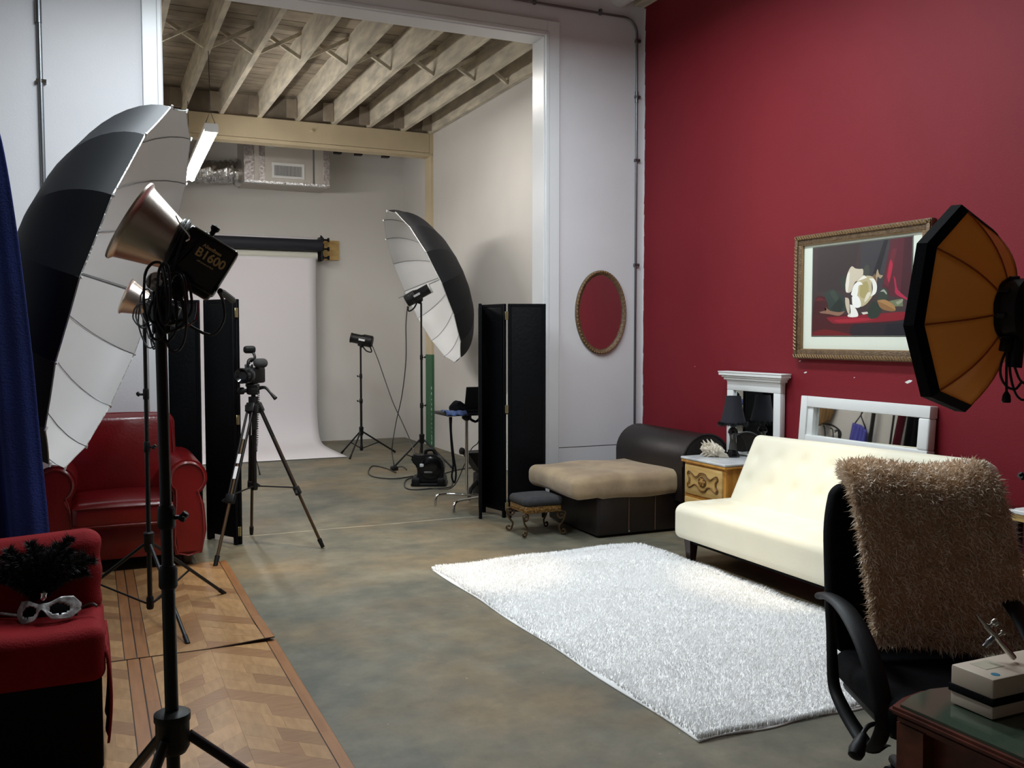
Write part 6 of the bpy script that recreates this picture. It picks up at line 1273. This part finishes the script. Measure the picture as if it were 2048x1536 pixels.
for P, r in (([fd_ for fd_ in [(2.752, 2.118, 1.569), (2.724, 2.106, 1.52), (2.721, 2.107, 1.501)]], 0.020), ([(2.779, 2.106, 1.577), (2.753, 2.092, 1.504), (2.746, 2.092, 1.447)], 0.024)):
    bm = B(); tube(bm, P, r, 10, 3); obj('cord_plug', bm, M_['black_plastic'], t2)
for P in ([(2.724, 2.105, 1.501), (2.701, 2.103, 1.463), (2.697, 2.102, 1.423), (2.712, 2.093, 1.387), (2.739, 2.08, 1.377), (2.757, 2.073, 1.398)], [(2.718, 2.097, 1.504), (2.715, 2.095, 1.439), (2.713, 2.091, 1.366)], [(2.735, 2.1, 1.496), (2.734, 2.096, 1.43), (2.748, 2.087, 1.365), (2.769, 2.075, 1.341), (2.792, 2.066, 1.357)], [(2.749, 2.091, 1.447), (2.763, 2.082, 1.406), (2.785, 2.071, 1.39)]):
    bm = B(); tube(bm, P, 0.0042, 7, 5); obj('cord', bm, M_['cable'], t2)
bm = B(); c0 = Vector((2.713, 2.091, 1.369)); lathe(bm, c0, (0, 0, -1), [(0.005, 0), (0.012, 0.012), (0.014, 0.03), (0.012, 0.036)], 10); obj('plug', bm, M_['black_plastic'], t2)
sp = cO - nO_ * 0.29; spx, spy = 2.94, 2.15
bm = B(); tube(bm, [cO - nO_ * 0.27, (spx, spy, 1.54)], 0.02, 10); obj('bracket', bm, M_['black_plastic'], t2)
light_stand('black stand of the gold softbox just past the right edge, one knob showing', (spx, spy), 1.54, 0.45, [(3.30, 2.62), (3.45, 1.85), (2.93, 1.70)], [(1.068, 0.014, (-0.91, 0.41))], foot_r=0.011, hub_r=0.03, low=0.1)

# ------------------------------------------------------------------ side table with magazines at the right edge
t = thing('side_table', 'white-topped side table beyond the office chair at the right edge', 'table', (4.3, 2.9, 0))
bm = B(); rb(bm, (4.005, 2.55, 0.70), (4.60, 3.06, 0.72), 0.004, 1); obj('top', bm, M_['white_frame'], t)
bm = B(); rb(bm, (4.012, 2.557, 0.665), (4.595, 3.053, 0.70), 0.004, 1); obj('rim', bm, M_['ply'], t)
bm = B(); rb(bm, (4.02, 2.57, 0.40), (4.58, 3.04, 0.42), 0.004, 1); obj('shelf', bm, M_['ply'], t)
for x, y in ((4.03, 2.58), (4.03, 3.03), (4.57, 2.58), (4.57, 3.03)):
    bm = B(); rb(bm, (x - 0.02, y - 0.02, 0), (x + 0.02, y + 0.02, 0.665), 0.004, 1); obj('leg', bm, M_['dark_wood'], t)
for i, (nm, lab, m, z0, z1, dx) in enumerate((('magazine', 'orange and cream magazine at the bottom of the side table shelf stack', 'orange_paper', 0.42, 0.455, 0.0), ('magazine', 'yellow magazine in the side table shelf stack', 'yellow', 0.455, 0.485, 0.012), ('magazine', 'cream magazine on top of the side table shelf stack', 'paper', 0.485, 0.50, 0.0))):
    bm = B(); rb(bm, (4.03 + dx, 2.66, z0), (4.30 + dx, 2.98, z1), 0.003, 1); tag(obj(nm, bm, M_[m]), lab, 'magazine', 'magazines on the side table shelf')
bm = B(); cushion(bm, (4.05, 2.70, 0.50), (4.28, 2.94, 0.60), 0.05, (6, 6, 4), lambda p, q: p + Vector((0.01 * math.sin(p.y * 40), 0.01 * math.sin(p.x * 40), 0.01 * math.sin(p.x * 50)))); tag(obj('folded_cloth', bm, M_['blue_cloth']), 'bundled blue and white cloth lying on the magazines of the side table', 'cloth')
bm = B(); rb(bm, (4.10, 2.68, 0.72), (4.40, 2.98, 0.732), 0.003, 1, Matrix.Translation((0, 0, 0.0))); tag(obj('tablet', bm, M_['black_gloss']), 'thin black tablet lying on the white side table top', 'tablet')

# ------------------------------------------------------------------ along the left wall of the back studio (seen in the long mirror)
t = thing('tote_bag', 'blue striped tote bag hanging by its strap, reflected in the long low mirror', 'bag', (-1.08, 10.34, 0.78))
def bg(u, v):
    w = 0.155 * (1 - 0.10 * v); a = 2 * PI * u; y = w * max(-1, min(1, 1.25 * math.cos(a))); x = 0.055 * math.sin(a) * (1.1 - 0.7 * v)
    return (-1.10 + x, 10.34 + y, 0.78 + 0.36 * v - 0.05 * v * max(0, -y / 0.155) + 0.02 * v * y / 0.155)
mb = mat('blue_stripes', (44, 44, 130), 0.8, rgb2=(86, 88, 168), scale=7, stretch=(0.1, 3, 0.1))
bm = B(); grid(bm, bg, 24, 8, closeu=True); o = obj('body', bm, mb, t, angle=80); sm = o.modifiers.new('t', 'SOLIDIFY'); sm.thickness = 0.006
bm = B(); tube(bm, [(-1.09, 10.47, 1.10), (-1.10, 10.35, 1.28), (-1.09, 10.21, 1.09)], 0.011, 8); obj('strap', bm, M_['black_fabric'], t)
bm = B(); tube(bm, [(-1.10, 10.35, 1.28), (-1.11, 10.34, 1.33), (-1.14, 10.32, 1.5), (-1.195, 10.31, 1.62)], 0.011, 8); obj('hanging_loop', bm, M_['black_fabric'], t)
for y, r, lab in ((10.11, 0.03, 'thick black pole against the white studio wall, reflected in the long mirror'), (9.735, 0.016, 'thin black pole beside the hanging coats, reflected in the long mirror')):
    t = thing('backdrop_pole', lab, 'pole', (-1.1, y, 0))
    bm = B(); cyl(bm, (-1.1, y, 0.02), (-1.1, y, 2.3), r, n=14); obj('tube', bm, M_['black_metal'], t)
    bm = B(); lathe(bm, (-1.1, y, 0), (0, 0, 1), [(r * 2.6, 0), (r * 2.6, 0.02), (r * 1.2, 0.04)], 14); obj('foot', bm, M_['black_plastic'], t)
def drape(nm, lab, cat, y0, y1, z0, z1, m, sl=0.0, xo=-1.08):
    t = thing(nm, lab, cat, (xo, (y0 + y1) / 2, z0))
    bm = B(); grid(bm, lambda u, v: (xo + 0.022 * math.sin(u * 22 + v) - 0.02 * abs(u - 0.5), y0 + (y1 - y0) * u + sl * (1 - v), z0 + (z1 - z0) * v - 0.06 * (u - 0.5) ** 2 * v), 30, 16); o = obj('cloth', bm, m, t, recalc=False); sm = o.modifiers.new('t', 'SOLIDIFY'); sm.thickness = 0.02
    bm = B(); tube(bm, [(xo, y0 + 0.03, z1 - 0.03), (xo, (y0 + y1) / 2, z1 + 0.05), (xo, y1 - 0.03, z1 - 0.03)], 0.006, 6); tube(bm, [(xo, (y0 + y1) / 2, z1 + 0.05), (xo, (y0 + y1) / 2, z1 + 0.12), (-1.19, (y0 + y1) / 2, z1 + 0.14)], 0.004, 6); obj('hanger', bm, M_['chrome'], t)
drape('hanging_dress', 'maroon dress hanging next to the dark coat, reflected in the long mirror', 'dress', 9.50, 9.62, 0.55, 1.65, mat('maroon_cloth', (96, 14, 34), 0.8), 0.09)
drape('hanging_coat', 'dark coat hanging on the studio wall, reflected at the right of the long mirror', 'coat', 9.02, 9.50, 0.45, 1.70, M_['black_fabric'])
t = thing('pleated_drape', 'tan pleated cloth bundle above a wire chair, reflected at the left of the long mirror', 'drape', (-1.05, 11.1, 1.04))
bm = B()
def pl(u, v):
    a = PI * u; y = 11.10 + 0.19 * math.cos(a) * (0.55 + 0.45 * math.sin(PI * min(1, 0.5 * v + 0.0) + 0.0)); return (-1.14 + 0.13 * math.sin(a) + 0.012 * math.sin(a * 18), y, 1.04 + 0.55 * v + 0.09 * (math.cos(a) ** 2) * (1 - v))
grid(bm, pl, 60, 10); o = obj('cloth', bm, mat('tan_cloth', (142, 108, 66), 0.7, noise=0.3, scale=8), t, recalc=False); sm = o.modifiers.new('t', 'SOLIDIFY'); sm.thickness = 0.01
bm = B(); cyl(bm, (-1.195, 11.1, 1.6), (-1.05, 11.1, 1.6), 0.015, n=10); obj('peg', bm, M_['dark_wood'], t)
t = thing('wire_chair', 'black wire chair under the tan cloth, reflected at the left of the long mirror', 'chair', (-0.9, 10.95, 0))
bm = B(); lathe(bm, (-0.85, 10.95, 0.46), (0, 0, 1), [(0.2, 0), (0.21, 0.015), (0.2, 0.03)], 20); obj('seat', bm, M_['black_metal'], t)
for k in range(7):
    a = PI * (0.5 + (k / 6 - 0.5) * 1.15); y = 10.95 - 0.30 * math.cos(a) * 1.0; bm = B()
    tube(bm, [(-0.95, 10.95 + (y - 10.95) * 0.45, 0.48), (-1.05, 10.95 + (y - 10.95) * 0.9, 0.78), (-1.02, y, 1.0), (-0.98, 10.95 + (y - 10.95) * 0.85, 1.06 - 0.08 * abs(k - 3) / 3)], 0.009, 6, 4); obj('back_rod', bm, M_['black_metal'], t)
bm = B(); tube(bm, [(-0.98, 10.58, 0.86), (-1.02, 10.62, 0.99), (-1.03, 10.78, 1.07), (-1.04, 10.95, 1.09), (-1.03, 11.12, 1.07), (-1.02, 11.28, 0.99), (-0.98, 11.32, 0.86)], 0.014, 8, 4); obj('back_hoop', bm, M_['black_metal'], t)
for a in (0.8, 2.3, 3.9, 5.4):
    bm = B(); tube(bm, [(-0.85 + 0.17 * math.cos(a), 10.95 + 0.17 * math.sin(a), 0.465), (-0.85 + 0.2 * math.cos(a), 10.95 + 0.22 * math.sin(a), 0.0)], 0.011, 8); obj('leg', bm, M_['black_metal'], t)

# ------------------------------------------------------------------ repeats share a group
GROUPS = {'light_stand': 'black light stands', 'studio_strobe': 'studio strobe heads', 'reflective_umbrella': 'white-lined umbrellas', 'folding_screen': 'black folding screens', 'strip_light': 'fluorescent strip lamps', 'wall_mirror': 'white framed mirrors', 'backdrop_roll': 'rolled-up backdrops', 'conduit_pipe': 'steel conduits on the white wall', 'wood_floor_sheet': 'wood-look floor sheets', 'extension_cord': 'cords in the back studio', 'backdrop_pole': 'black poles in the back studio'}
for o in COL.objects:
    k = o.name.split('.')[0]
    if o.parent is None and k in GROUPS: o['group'] = GROUPS[k]
